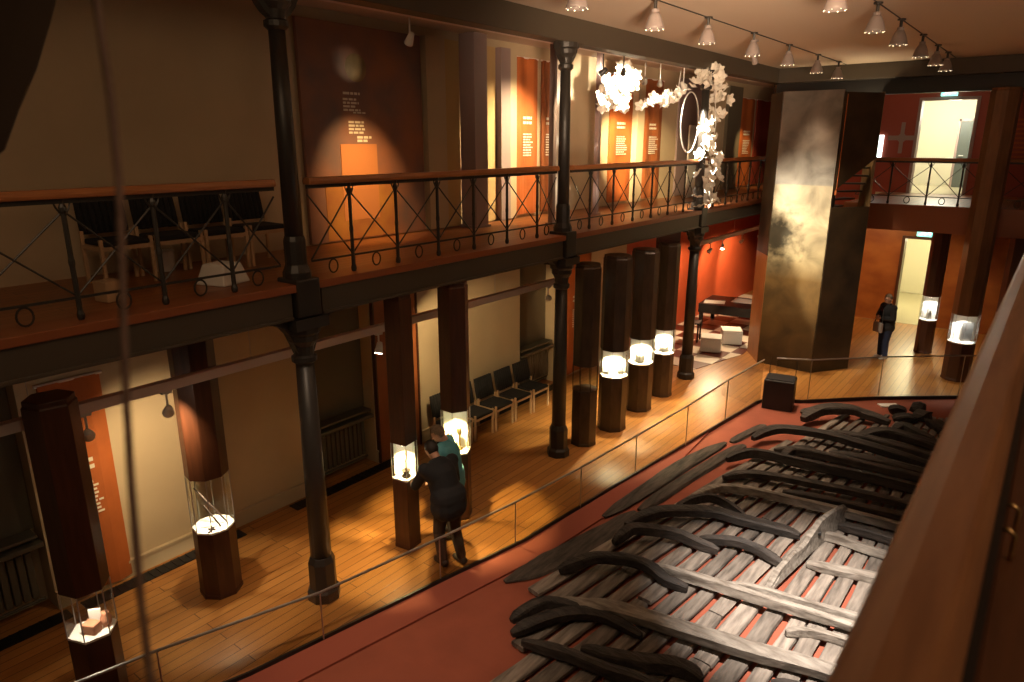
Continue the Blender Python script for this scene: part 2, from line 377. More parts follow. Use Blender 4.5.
# skirting of the left wall and dark floor duct in front of it
mb = MB(); ys = -1
for a, b in bays:
    mb.bx(XW, XW+.035, ys, a, 0, .2); mb.bx(XW, XW+.05, ys, a, .2, .235); ys = b
mb.bx(XW, XW+.035, ys, 16, 0, .2); mb.bx(XW, XW+.05, ys, 16, .2, .235); struct('baseboard_left', mb, 'cream')
for i, (a, b) in enumerate([(-.5, 2.4), (2.55, 4.65), (5.5, 7.7), (8.4, 12.8)]):
    mb = MB(); mb.bx(-8.55, -8.34, a, b, .004, .012)
    k = int((b-a)/.1)
    for j in range(k): mb.bx(-8.545, -8.345, a+.1*j, a+.1*j+.02, .008, .02)
    tag(mb.build('floor_vent', 'blackbox'), ['black floor vent strip by the wall at the near corner', 'black floor vent strip behind the lit case with crossed sticks', 'black floor vent strip under the first radiator bay', 'black floor vent strip beneath the row of wall chairs'][i], 'vent', 'floor vents along the wall')
# upper wall pilaster strips
for i, (a, b, m, t) in enumerate([(8.75, 9.2, 'cream', .12), (9.25, 9.6, 'cream2', .06), (10.15, 10.62, 'cream2', .05), (10.65, 10.93, 'lilac', .16), (10.95, 11.2, 'cream', .1), (12.7, 12.95, 'white', .14), (16.0, 16.35, 'cream', .14), (18.5, 20.0, 'lilac', .05), (21.9, 23.0, 'recess', .1)]):
    mb = MB(); mb.bx(XW, XW+t, a, b, GZ, 7.0); struct('trim_%d' % (i+5), mb, m)
# window bays with radiators beneath, lower storey
for i, (a, b) in enumerate(bays):
    mb = MB(); mb.bx(-8.95, -8.9, a, b, 1.0, 3.3); struct('window_%d' % (i+1), mb, 'recess')
    t = thing('radiator', ['grey ribbed radiator under a deep sill in the near corner bay', 'grey radiator under a deep sill between iron column and rust board', 'grey radiator under a sill beside the row of wall chairs'][i], 'radiator', (-8.85, (a+b)/2, 0), 0, 'radiators in the window bays')
    w = (b-a)/2 - .06
    mb = MB()
    k = int(2*w/.09)
    for j in range(k): mb.bx(.0, .08, -w+.09*j, -w+.09*j+.07, .18, .78)
    mb.build('panel', 'radiator', t, bevel=.01)
    mb = MB(); mb.bx(-.02, .22, -w-.04, w+.04, .86, .92); mb.bx(-.02, .2, -w, w, .98, 1.02); mb.build('sill', 'radiator', t, bevel=.008)
    mb = MB(); mb.tube([(.04, -w, .12), (.04, w, .12)], .018); mb.tube([(.04, -w+.1, 0), (.04, -w+.1, .2)], .018); mb.build('pipe', 'radiator', t)
# doors and the corridors behind them
def door(i, x0, x1, z0, z1, m):
    mb = MB()
    for a, b, c, d in ((x0-.08, x0, z0, z1), (x1, x1+.08, z0, z1), (x0-.08, x1+.08, z1, z1+.08)): mb.bx(a, b, 23.74, 24.14, c, d)
    o = struct('door_%d' % i, mb, m)
    mb = MB(); mb.bx(x0-.9, x0-.8, 24.1, 29, z0-.05, z1+.4); mb.bx(x1+.8, x1+.9, 24.1, 29, z0-.05, z1+.4); mb.bx(x0-.9, x1+.9, 29, 29.1, z0-.05, z1+.4); mb.bx(x0-.9, x1+.9, 24.1, 29.1, z1+.4, z1+.5)
    struct('wall_corridor_%d' % i, mb, 'corridor')
    mb = MB(); mb.bx(x0-.9, x1+.9, 23.78, 29.1, z0-.1, z0+.006); struct('floor_corridor_%d' % i, mb, 'corridorfloor')
    return o
door(1, -3.62, -2.3, GZ, 6.48, 'lilac'); door(2, -3.52, -2.5, 0, 2.58, 'case')
light('POINT', (-3.2, 26.6, 6.3), 230, (1, .93, .74), size=.3, name='upper_corridor_light')
light('POINT', (-3.2, 26.2, 2.6), 200, (1, .88, .55), size=.3, name='lower_corridor_light')
for nm, x, y, z0, w, h, lab in (('corridor_door', -2.55, 27.8, GZ, .95, 2.1, 'dark grey door standing in the bright upper corridor'), ('corridor_door', -2.75, 28.6, 0, .75, 2.05, 'pale door leaf at the end of the bright lower corridor')):
    t = thing(nm, lab, 'door', (x, y, z0))
    mb = MB(); mb.bx(-w/2, w/2, 0, .05, 0, h); lf = mb.build('leaf', 'greydoor' if z0 else 'corridor', t, bevel=.006)
    mb = MB(); mb.tube([(-w/2+.08, -.05, 1.02), (-w/2+.2, -.05, 1.02)], .012); mb.tube([(-w/2+.08, 0, 1.02), (-w/2+.08, -.05, 1.02)], .012); mb.build('handle', 'steel', lf)
    mb = MB(); mb.bx(-w/2-.07, -w/2-.005, -.01, .06, 0, h+.07); mb.bx(w/2+.005, w/2+.07, -.01, .06, 0, h+.07); mb.bx(-w/2-.07, w/2+.07, -.01, .06, h+.005, h+.075); mb.build('frame', 'lilac' if z0 else 'corridor', t)
for x, z, lab in ((-2.98, 6.68, 'lit exit sign over the upper gallery doorway'), (-3.03, 2.78, 'lit exit sign over the lower doorway')):
    t = thing('exit_sign', lab, 'sign', (x, 23.66, z), 0, 'exit signs')
    mb = MB(); mb.bx(-.2, .2, 0, .07, -.1, .1); mb.build('housing', 'exitgreen', t, bevel=.01)
    mb = MB(); mb.prism([(-.15, -.07), (-.09, -.07), (-.03, .0), (.0, -.06), (.04, -.05), (.02, .04), (-.04, .05), (-.09, .0)], 'y', -.006, .002); mb.ball((.04, -.002, .065), (.02, .006, .02)); mb.build('running_figure', 'exitwhite', t)
    mb = MB(); mb.prism([(.07, -.02), (.13, -.02), (.13, -.05), (.18, .0), (.13, .05), (.13, .02), (.07, .02)], 'y', -.006, .002); mb.build('arrow', 'exitwhite', t)

# ================================================================== CAST IRON COLUMNS
def column_thing(label, y):
    t = thing('cast_iron_column', label, 'column', (XE, y, 0), 0, 'cast iron columns')
    mb = MB(); mb.ngon(0, 0, 8, [(.2, 0), (.2, .12), (.165, .16), (.165, .5), (.135, .58)], PI/8); mb.build('base', 'iron', t, bevel=.008)
    mb = MB(); mb.ngon(0, 0, 16, [(.125, .56), (.118, 1.8), (.1, 3.05)]); mb.build('lower_shaft', 'iron', t, smooth=True)
    mb = MB(); mb.ngon(0, 0, 16, [(.105, 3.0), (.14, 3.03), (.14, 3.08), (.11, 3.1), (.12, 3.2), (.17, 3.27), (.17, 3.33), (.2, 3.36), (.2, 3.42)]); mb.ngon(0, 0, 4, [(.3, 3.42), (.3, 3.54)], PI/4); mb.build('lower_capital', 'iron', t)
    for s in (-1, 1):
        mb = MB(); q = [(s*.1, 3.12)] + [(s*(.14 + .3*(1-math.cos(k*PI/10))), 3.15 + .36*math.sin(k*PI/10)) for k in range(1, 6)] + [(s*.44, 3.56), (s*.1, 3.56)]
        mb.prism(q, 'x', -.06, .06); mb.build('bracket', 'iron', t, bevel=.006)
    mb = MB(); mb.bx(-.165, .185, -.15, .15, 3.545, 3.96); mb.build('girder_block', 'iron', t, bevel=.02)
    mb = MB(); mb.ngon(0, 0, 12, [(.15, 3.96), (.15, 4.02), (.115, 4.1), (.115, 4.35), (.1, 4.4)]); mb.build('upper_base', 'iron', t)
    mb = MB(); mb.ngon(0, 0, 16, [(.098, 4.38), (.09, 5.6), (.08, 6.45)]); mb.build('upper_shaft', 'iron', t, smooth=True)
    mb = MB(); mb.ngon(0, 0, 16, [(.085, 6.4), (.12, 6.43), (.12, 6.48), (.09, 6.5), (.11, 6.58), (.16, 6.64), (.16, 6.7), (.2, 6.72), (.2, 6.79)]); mb.build('upper_capital', 'iron', t)
    for s in (-1, 1):
        mb = MB(); q = [(s*.07, 6.5), (s*.14, 6.55), (s*.2, 6.62), (s*.24, 6.7), (s*.26, 6.79), (s*.07, 6.79)]
        mb.prism(q, 'x', -.05, .05); mb.build('upper_bracket', 'iron', t)
    return t
c0 = column_thing('nearest two-storey black cast iron column, left of the huge brown poster', 4.45)
dup(c0, (XE, 9.55, 0), label='middle black cast iron column, beside the unlit display case')
dup(c0, (XE, 14.9, 0), label='farthest black cast iron column, wound with white flowers above')

# ================================================================== GALLERY BALUSTRADES
def balustrade(label, loc, rz, ps, L, clear=.0):
    """runs along local +y from 0 to L, ps = baluster positions"""
    t = thing('iron_balustrade', label, 'railing', loc, rz, 'gallery balustrades')
    mb = MB(); mb.prism([(-.055, 1.0), (.055, 1.0), (.065, 1.03), (.05, 1.075), (-.05, 1.075), (-.065, 1.03)], 'y', clear, L-clear); mb.build('handrail', 'rail', t, bevel=.01)
    mb = MB(); mb.bx(-.012, .012, clear, L-clear, .18, .2); mb.bx(-.015, .015, clear, L-clear, .96, 1.0); mb.build('bottom_bar', 'iron', t)
    post = cross = ring = None
    def put(o, mk, y):
        if o is None: return mk(y)
        c = o.copy(); C.objects.link(c); c.parent = t; c.location = (0, y, 0); return o
    def mkpost(y):
        mb = MB(); mb.ngon(0, 0, 6, [(.022, 0), (.03, .02), (.03, .05), (.021, .08), (.021, .45), (.025, .47), (.025, .5), (.021, .52), (.02, .88), (.03, .9), (.03, .93), (.018, .96), (.03, 1.0)])
        for s in (-1, 1): mb.tube([(0, 0, .84), (0, s*.05, .93), (0, s*.07, 1.0)], .008, 6)
        o = mb.build('baluster', 'iron', t); o.location = (0, y, 0); return o
    for y in ps: post = put(post, mkpost, y)
    full = [0] + list(ps) + [L]
    for a, b in zip(full, full[1:]):
        w = b - a
        mb = MB(); mb.tube([(.006, a, .9), (.006, b, .2)], .009, 6); mb.build('cross_brace', 'iron', t)
        mb = MB(); mb.tube([(-.006, a, .2), (-.006, b, .9)], .009, 6); mb.build('cross_brace', 'iron', t)
        mb = MB(); mb.tube([(0, .06*math.cos(k*PI/9), .1 + .075*math.sin(k*PI/9)) for k in range(18)], .009, 6, closed=True, up=(1, 0, 0)); o = mb.build('ring', 'iron', t); o.location = (0, (a+b)/2, 0)
    return t
balustrade('gallery balustrade in front of the upper chairs, left of the nearest column', (XE, -.9, GZ+.015), 0, [.75, 1.5, 2.4, 3.2, 3.92, 4.61], 5.15)
balustrade('gallery balustrade in front of the huge brown poster, between near and middle columns', (XE, 4.65, GZ+.015), 0, [.57, 1.27, 1.99, 2.70, 3.44, 4.19], 4.7)
balustrade('gallery balustrade in front of the orange banners, between middle and far columns', (XE, 9.75, GZ+.015), 0, [.62, 1.4, 2.16, 2.9, 3.65, 4.4], 4.95)
balustrade('gallery balustrade beyond the flower column, running to the mural tower', (XE, 15.1, GZ+.015), 0, [.65, 1.4, 2.15, 2.9, 3.65], 4.3)
balustrade('gallery balustrade across the far end, in front of the lit doorway', (-4.1, 19.2, GZ+.02), -PI/2, [.75, 1.55, 2.2, 2.95, 3.7, 4.5], 5.2)

# ================================================================== GLASS BALUSTRADE ROUND THE PIT
def glass_rail(label, pts, hs, posts):
    t = thing('glass_balustrade', label, 'railing', (0, 0, 0))
    for (a, b), (ha, hb) in zip(zip(pts, pts[1:]), zip(hs, hs[1:])):
        A, B = Vector((*a, 0)), Vector((*b, 0)); d = (B-A).normalized(); n = Vector((-d.y, d.x, 0))*.006
        A += d*.006; B -= d*.006
        mb = MB(); mb.rings([[A-n, B-n, B+n, A+n], [v + Vector((0, 0, h-.01)) for v, h in ((A-n, ha), (B-n, hb), (B+n, hb), (A+n, ha))]])
        mb.build('glass_pane', 'glass2', t)
    mb = MB(); mb.tube([(p[0], p[1], h) for p, h in zip(pts, hs)], .016, 8); mb.build('top_rail', 'steel', t)
    for p, h in zip(pts[1:-1], hs[1:-1]):
        mb = MB(); mb.tube([(p[0], p[1], .0), (p[0], p[1], h)], .009, 6); mb.build('clamp_strip', 'steel', t)
    return t
near = [(-6.95, -.6), (-6.2, 2.4), (-5.72, 3.95), (-5.44, 5.55), (-5.2, 6.8), (-5.03, 8.2), (-4.9, 9.7), (-4.72, 11.3), (-4.6, 12.9), (-4.43, 14.45)]
glass_rail('long glass balustrade with steel top rail along the timber walkway', near, [.62, .62, .6, .6, .64, .67, .7, .78, .86, .92], None)
glass_rail('short glass balustrade with steel top rail at the far end of the pit', [(-4.25, 14.72), (-3.62, 15.05), (-2.47, 16.22), (-1.1, 17.4), (-.3, 17.95), (.8, 18.3)], [.92]*6, None)

# ================================================================== DISPLAY CASES
def case(label, x, y, n, r, z0, z1, H, rot, m, lit=0, col=(1, .93, .84), group='display columns', edges=True, mu=None, back=0):
    t = thing('display_column', label, 'display case', (x, y, 0), 0, group)
    mb = MB(); mb.ngon(0, 0, n, [(r*1.03, 0), (r*1.03, .05), (r, .06), (r, z0-.02)], rot); mb.build('plinth', m, t, bevel=.006)
    mb = MB(); mb.ngon(0, 0, n, [(r*.98, z0-.02), (r*.98, z0)], rot); mb.build('display_floor', 'pad' if lit else m, t)
    mb = MB(); mb.shell(0, 0, n, r*.985, z0, z1, rot); gc = mb.build('glass_case', 'glass', t)
    if back:
        w = r*.8; c = Vector((x, y, 0)).normalized(); sd = Vector((-c.y, c.x, 0))
        p = c*r*.42; mb = MB(); mb.slab((p - sd*w)[:2], (p + sd*w)[:2], z0+.002, z1-.02, .02); mb.build('back_board', 'pad', t)
    if edges:
        for i in range(n):
            a = rot + 2*PI*i/n
            mb = MB(); mb.tube([(r*.985*math.cos(a), r*.985*math.sin(a), z0), (r*.985*math.cos(a), r*.985*math.sin(a), z1)], .006, 5); mb.build('corner_strip', 'steel' if lit else 'iron', gc)
    mb = MB(); mb.ngon(0, 0, n, [(r, z1), (r, H-.06), (r*.94, H-.05), (r*.94, H)], rot); us_ = mb.build('upper_shaft', mu or m, t, bevel=.006)
    if lit:
        q = -Vector((x, y, 0)).normalized()*r*.45; mb = MB(); mb.ngon(q.x, q.y, 12, [(.04, z1-.012), (.04, z1+.002)]); mb.build('lamp', 'bulbhot', us_)
        q = Vector((x, y, 0)) - Vector((x, y, 0)).normalized()*r*.45
        light('SPOT', (q.x, q.y, z1-.03), lit, col, (q.x, q.y, 0), .03, 116 if back and n == 8 else 88, .3, t, 'case_light')
    return t
WARM = (1, .72, .36); NEUT = (1, .86, .7); COOL = (1, .95, .9)
case('tall dark display column nearest the left corner, with a block on its lit floor', -6.7, 2.06, 6, .215, .84, 1.32, 3.22, .35, 'case', 16, (1, .8, .62))
case('tall brown display column with crossed sticks behind glass, by the cream wall', -7.48, 3.76, 8, .245, .9, 1.58, 3.5, .2, 'case', 70, (1, .84, .6))
case('slim square display column with glowing white case, left of the two visitors', -6.36, 5.88, 4, .175, 1.04, 1.54, 3.53, math.radians(53), 'case', 240, (1, .74, .36), back=1)
case('broad brown display column with brass instruments, directly behind the visitor in teal', -6.36, 6.9, 6, .22, 1.06, 1.7, 3.53, .0, 'case', 360, (1, .7, .3), back=1)
case('unlit dark display column beside the middle iron column', -6.28, 10.27, 8, .24, 1.06, 1.52, 3.34, .2, 'casegrey')
case('first of the three white-lit octagonal display columns, nearest the unlit one', -6.22, 11.2, 8, .27, 1.1, 1.6, 3.38, .39, 'casegrey', 270, (1, .82, .5), back=1)
case('middle one of the three white-lit octagonal display columns', -6.3, 12.44, 8, .27, 1.03, 1.54, 3.34, .39, 'casegrey', 270, (1, .82, .5), back=1)
case('last of the three white-lit octagonal display columns, nearest the red room', -6.3, 13.5, 8, .23, .98, 1.5, 3.34, .39, 'casegrey', 220, (1, .84, .55), back=1)
case('low lit display column under the far gallery, beside the lower doorway', -2.27, 20.7, 8, .21, .9, 1.52, 3.3, .2, 'case', 40, COOL, back=1)
case('very tall amber display column in front of the far balustrade', -1.31, 18.7, 8, .29, .92, 1.56, 6.45, .2, 'case', 70, COOL, mu='casemid', back=1)
case('tall dark display column half hidden by the foreground handrail', -.55, 20.0, 8, .27, .77, 1.45, 3.3, .2, 'case', 60, COOL, back=1)

def single(mb, name, m, label, cat, loc, rz=0, group=None, smooth=False, bevel=0):
    return tag(mb.build(name, m, smooth=smooth, bevel=bevel), label, cat, group, loc, rz)
# exhibits
mb = MB(); mb.bx(-.07, .07, -.055, .055, 0, .1); single(mb, 'clay_brick', 'ceramic', 'small brown clay block in the middle of the nearest display case', 'exhibit', (-6.66, 2.04, .84), .5, bevel=.01)
mb = MB(); mb.bx(-.055, .055, -.012, .012, 0, .16); single(mb, 'pale_tile', 'white', 'pale upright slab at the back of the nearest display case', 'exhibit', (-6.76, 2.12, .84), .9, bevel=.004)
mb = MB(); mb.ngon(0, 0, 14, [(.03, 0), (.05, .04), (.05, .09), (.03, .13), (.036, .15)]); single(mb, 'terracotta_pot', 'ceramic', 'small terracotta pot at the back of the nearest display case', 'exhibit', (-6.65, 2.17, .84), smooth=True)
for i, (a, b, lab) in enumerate([((-.1, -.13, .5), (.1, .12, .01), 'long dark stick leaning down to the right in the cream-wall case'), ((.02, -.1, .3), (.12, .02, .01), 'shorter dark stick lying across the lit floor of the cream-wall case')]):
    mb = MB(); mb.tube([a, tuple((p+q)/2 for p, q in zip(a, b)), b], [.009, .012, .009], 8); single(mb, 'wooden_staff', 'darkiron', lab, 'exhibit', (-7.48, 3.76, .9))
mb = MB(); mb.bx(-.012, .012, -.06, .06, 0, .012); mb.bx(-.045, .045, .01, .03, 0, .012); single(mb, 'iron_cross', 'darkiron', 'small dark iron cross lying on the floor of the cream-wall case', 'exhibit', (-7.36, 3.66, .9), .6)
mb = MB(); mb.ngon(0, 0, 16, [(.05, 0), (.06, .02), (.03, .05), (.06, .1), (.05, .1), (.02, .06)]); mb.tube([(0, .07*math.cos(k*PI/8), .3+.07*math.sin(k*PI/8)) for k in range(16)], .008, 6, closed=True, up=(1, 0, 0)); mb.tube([(0, 0, .05), (0, 0, .23)], .008, 6); single(mb, 'ring_stand', 'darkiron', 'dark ring on a stand inside the slim square case', 'exhibit', (-6.33, 5.87, 1.04), .6)
for i, (dx, dy, h) in enumerate([(-.08, -.05, .26), (.04, .03, .36), (.07, -.1, .18)]):
    mb = MB(); mb.ngon(0, 0, 14, [(.05, 0), (.05, .015), (.014, .03), (.012, h*.6), (.035, h*.7), (.035, h*.85), (.01, h)]); single(mb, 'brass_instrument', 'brass', ['low brass instrument at the left of the case behind the visitor in teal', 'tallest brass instrument in the case behind the visitor in teal', 'shortest brass instrument at the right of the case behind the visitor in teal'][i], 'exhibit', (-6.36+dx, 6.9+dy, 1.06), smooth=True)
for (x, y, z), lab in (((-6.2, 11.14, 1.1), 'tall white plate standing in the first octagonal lit case'),):
    mb = MB(); mb.bx(-.09, .09, -.02, .02, 0, .34); mb.bx(-.1, .1, -.06, .06, 0, .03); single(mb, 'white_plate', 'white', lab, 'exhibit', (x, y, z), .6, bevel=.006)
mb = MB(); mb.ngon(0, 0, 16, [(.07, 0), (.09, .06), (.09, .15), (.06, .24), (.03, .28), (.035, .32)]); single(mb, 'white_jug', 'white', 'round white jug standing in the middle octagonal lit case', 'exhibit', (-6.28, 12.38, 1.03), smooth=True)
mb = MB(); mb.ball((0, 0, .1), (.09, .07, .1)); mb.ball((.03, 0, .22), (.05, .05, .05)); single(mb, 'white_figure', 'white', 'small rounded white figure in the last octagonal lit case', 'exhibit', (-6.3, 13.5, .98), smooth=True)
mb = MB(); mb.ngon(0, 0, 12, [(.04, 0), (.04, .3), (.02, .34), (.02, .4)]); single(mb, 'pale_bottle', 'white', 'pale bottle standing in the low far display case', 'exhibit', (-2.27, 20.7, .9), smooth=True)
mb = MB(); mb.bx(-.11, .11, -.02, .02, 0, .45); single(mb, 'grey_slab', 'steel', 'grey slab standing in the very tall amber display column', 'exhibit', (-1.24, 18.73, .92), .3, bevel=.006)
mb = MB(); mb.bx(-.07, .07, -.03, .03, 0, .4); single(mb, 'white_block', 'white', 'white upright block in the case half hidden by the handrail', 'exhibit', (-.55, 20.0, .77), .3, bevel=.006)

# ================================================================== LIGHT TRACKS AND SPOTS
def spot_lamp(label, loc, target, watts, col, m='whitepaint', angle=50, blend=.6, drop=.22, hot='bulbhot', group='track spotlights'):
    """a small can on a yoke hanging from its mount; loc = can centre"""
    if loc[2] > 6: drop = 7.14 - loc[2]
    t = thing('track_spotlight', label, 'spotlight', loc, 0, group)
    d = (Vector(target) - Vector(loc)).normalized()
    mb = MB(); mb.tube([tuple(-d*.09), tuple(-d*.08), tuple(-d*.02), tuple(d*.06), tuple(d*.07)], [.02, .035, .045, .058, .058], 14); can = mb.build('can', m, t, smooth=True)
    mb = MB(); mb.tube([tuple(d*.068), tuple(d*.074)], .05, 14); mb.build('lens', hot, can)
    mb = MB(); mb.tube([(0, 0, .03), (0, 0, drop)], .012, 8); mb.bx(-.03, .03, -.05, .05, drop-.03, drop); mb.build('mount', m, t)
    if watts:
        o = light('SPOT', Vector(loc) + d*.09, watts, col, target, .03, angle, blend, t, 'spotlight_beam')
    return t
def track(label, x, y0, y1, z, w=.07):
    t = thing('lighting_track', label, 'track', (x, y0, z), 0)
    L = y1-y0
    mb = MB(); mb.bx(-w/2, w/2, 0, L, 0, .085); mb.bx(-w/2-.015, w/2+.015, 0, L, .085, .105); mb.build('rail', 'track', t)
    for k in range(int(L/2.2)+1):
        mb = MB(); mb.tube([(0, .3+2.2*k, .06), (0, .3+2.2*k, 3.6-z if z < 3.6 else 7.14-z)], .004, 6); mb.build('hanger', 'steel', t)
    return t
track('long pale lighting track hung under the gallery', -7.0, -.5, 10.6, 2.88)
track('pale lighting track hung in front of the red room wall', -7.4, 17.6, 23.2, 2.72)
spot_lamp('pale spotlight under the track, beside the orange board in the near bay', (-7.0, 2.42, 2.66), (-8.5, 3.0, 1.6), 16, WARM)
spot_lamp('pale spotlight under the track, lighting the cream wall by the crossed sticks', (-7.0, 3.2, 2.66), (-8.65, 3.8, 1.3), 190, (1, .72, .4), angle=84, blend=1.)
spot_lamp('pale spotlight under the track, beyond the nearest iron column', (-7.0, 6.1, 2.66), (-6.6, 5.1, 0), 60, (1, .68, .3), angle=60)
spot_lamp('pale spotlight under the track, behind the brass case column', (-7.0, 7.6, 2.66), (-8.6, 9.4, 1.5), 190, WARM, angle=70)
spot_lamp('pale spotlight at the far end of the long track', (-7.0, 10.1, 2.66), (-8.5, 13.6, 1.7), 160, (1, .7, .36), angle=40)
for i, y in enumerate((18.4, 19.3, 20.8, 22.4)):
    spot_lamp(['first white spotlight of the red room track', 'second white spotlight of the red room track', 'third white spotlight of the red room track', 'last white spotlight of the red room track'][i], (-7.4, y, 2.5), ((-8.6, y+.9, 1.3), (-6.9, y-1.6, 0), (-8.6, y+.9, 1.3), (-8.6, y+.9, 1.3))[i], (260, 420, 260, 260)[i], (1, .72, .42), angle=85)
# upper gallery spots
UP = -6.85
spot_lamp('white spotlight under the upper beam, over the huge brown poster', (UP, 6.75, 6.6), (-8.6, 7.3, 4.6), 560, (1, .6, .24), angle=48, blend=1.)
spot_lamp('black spotlight under the upper beam, left of the flower cluster', (UP, 11.5, 6.55), (-8.6, 11.0, 5.0), 900, (1, .75, .42), 'iron', angle=84, blend=1., hot='bulb')
spot_lamp('second black spotlight under the upper beam, touching the flower cluster', (-6.55, 11.7, 6.55), (-7.0, 12.35, 6.25), 1500, (1, .88, .66), 'iron', angle=80, hot='bulb')
spot_lamp('chrome spotlight under the upper beam, right of the flower cluster', (UP, 13.1, 6.5), (-8.6, 15.35, 5.1), 2200, (1, .74, .38), 'steel', angle=36, blend=.9)
spot_lamp('chrome spotlight under the upper beam, over the flower spray', (UP, 13.75, 6.5), (-8.6, 17.0, 4.9), 1500, (1, .74, .38), 'steel', angle=36, blend=.9)
spot_lamp('brightest spotlight under the upper beam, left of the flower column', (-6.5, 14.1, 6.45), (-6.15, 15.0, 5.0), 2600, (1, .88, .68), 'whitepaint', angle=60, blend=1.)
spot_lamp('small spotlight on the upper gallery ceiling, over the far orange panel', (-7.2, 21.8, 6.6), (-8.6, 23.7, 4.6), 300, (1, .66, .3), 'iron', angle=40, hot='bulb')
light('SPOT', (-8.0, 7.4, 6.3), 5, (1, .8, .5), (-8.55, 7.2, 6.42), .02, 50, 1., name='poster_glow_light')  # unseen spot without a lamp body, added for the pale glow

# pendants in two rows along thin ceiling conduits
def pendant(label, x, y, watts):
    t = thing('pendant_lamp', label, 'pendant lamp', (x, y, 7.14), 0, 'ceiling pendant lamps')
    mb = MB(); mb.ngon(0, 0, 12, [(.06, -.02), (.06, 0)]); mb.tube([(0, 0, -.02), (0, 0, -.15)], .022, 8); mb.build('stem', 'iron', t)
    mb = MB(); mb.ngon(0, 0, 12, [(.04, -.2), (.05, -.19), (.05, -.13), (.045, -.12)]); mb.build('socket', 'lampshade', t)
    mb = MB()
    prof = [(.05, -.16), (.075, -.2), (.1, -.26), (.12, -.33), (.13, -.37)]
    prof2 = [(r-.006, z) for r, z in prof[::-1]]
    mb.rings([[(r*math.cos(2*PI*i/24), r*math.sin(2*PI*i/24), z) for i in range(24)] for r, z in prof + prof2]); sh_ = mb.build('shade', 'lampshade', t, smooth=True)
    for k in range(8):
        mb = MB(); mb.ball((.122*math.cos(k*PI/4), .122*math.sin(k*PI/4), -.367), (.006, .006, .006), 8, 6); mb.build('rim_light', 'bulb', sh_)
    if watts: light('SPOT', (x, y, 6.8), watts, (1, .72, .48), (x, y, 0), .06, 58, 1., t, 'pendant_light')
    return t
rows = [('left', -4.62, [7.15, 9.03, 10.75, 12.7, 14.63, 16.6, 18.3], [60, 160, 400, 1100, 1200, 250, 60]), ('right', -2.38, [9.0, 11.05, 12.7, 14.7, 16.4, 17.8], [20, 10, 8, 8, 12, 20])]
ordn = ['first', 'second', 'third', 'fourth', 'fifth', 'sixth', 'seventh']
for rn, x, ys_, ws in rows:
    for i, (y, w) in enumerate(zip(ys_, ws)):
        pendant('grey bell pendant lamp, %s from the viewer in the %s ceiling row' % (ordn[i], rn), x, y, w)
    mb = MB(); mb.tube([(x, 3.0, 7.13), (x, 19.0, 7.13)], .008, 6); tag(mb.build('ceiling_conduit', 'iron'), 'thin dark conduit feeding the %s row of ceiling pendants' % rn, 'conduit')
# ================================================================== BANNERS, POSTER, WALL BOARDS
def textlines(t, x, y0, z0, w, n, dz=.045, th=.02, seedv=1, name='printed_text'):
    rnd = random.Random(seedv); mb = MB()
    for k in range(n):
        L = w*rnd.uniform(.65, 1)
        yy = y0
        while yy < y0+L-.02:
            q = min(rnd.uniform(.05, .12), y0+L-yy)
            mb.bx(x, x+.003, yy, yy+q, z0-k*dz, z0-k*dz+th); yy += q+.02
    mb.build(name, 'text', t)
t = thing('wall_poster', 'huge dark brown poster with painted pale glow and orange foot glow on the upper gallery', 'poster', (XW+.03, 6.3, GZ))
mb = MB(); mb.bx(0, .06, 0, 2.35, 0, 3.08); mb.build('panel', 'poster', t)
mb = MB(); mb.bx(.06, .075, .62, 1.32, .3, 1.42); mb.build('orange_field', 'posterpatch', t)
mb = MB(); mb.bx(.06, .068, .3, 1.72, .02, .95); mb.build('glow_field', 'footglow', t)  # orange foot of the poster, its amber glow painted in
mb = MB(); mb.prism([(1.0+.2*math.cos(k*PI/12), 2.5+.2*math.sin(k*PI/12)) for k in range(24)], 'x', .06, .064); mb.build('pale_disc', 'tan', t)  # pale disc painted in place of a lamp's glow on the poster
textlines(t, .076, .72, 2.12, .32, 1, th=.035, seedv=2, name='printed_heading'); textlines(t, .066, .72, 2.04, .34, 4, .05, .03, 3); textlines(t, .066, .9, 1.86, .32, 1, seedv=4); textlines(t, .066, .8, 1.72, .34, 4, .05, .03, 5); textlines(t, .066, .95, 1.5, .3, 2, .05, .035, 6)
def banner(label, y0, y1, z0, z1, m, x=XW+.02, d=.04, lines=True, seedv=1):
    t = thing('hanging_banner', label, 'banner', (x, y0, z0), 0, 'information banners')
    w = y1-y0; h = z1-z0; n = 8
    pts = [(.02*math.sin(k*1.3), w*k/n) for k in range(n+1)]
    mb = MB(); mb.prism([(px, py) for px, py in pts] + [(px+d, py) for px, py in pts[::-1]], 'z', 0, h); mb.build('cloth', m, t)
    mb = MB(); mb.tube([(d/2, -.03, h), (d/2, w+.03, h)], .018, 8); mb.build('top_rod', 'track', t)
    if lines:
        textlines(t, d+.024, w*.25, h*.62, w*.5, 2, .09, .05, seedv, 'printed_heading'); textlines(t, d+.024, w*.25, h*.52, w*.5, 9, .05, .025, seedv+5)
    return t
banner('orange-brown banner with lit text left of the middle iron column, upper gallery', 11.25, 11.95, GZ+.05, 6.9, 'orange', seedv=11)
banner('narrow orange banner just behind the middle iron column, upper gallery', 12.1, 12.5, GZ+.05, 6.9, 'rust', seedv=12)
banner('bright orange banner under the white flower cluster, upper gallery', 14.83, 15.9, GZ+.05, 6.85, 'orange', seedv=13)
banner('rust banner with glowing text below the flower spray, upper gallery', 16.5, 17.5, GZ+.05, 6.85, 'rust', seedv=14)
banner('orange banner near the far end of the upper gallery', 23.05, 24.3, GZ+.05, 6.7, 'orange', seedv=15)
banner('plain dark red banner at the far end of the upper gallery', 24.5, 26.4, GZ+.05, 6.7, 'darkred', lines=False)
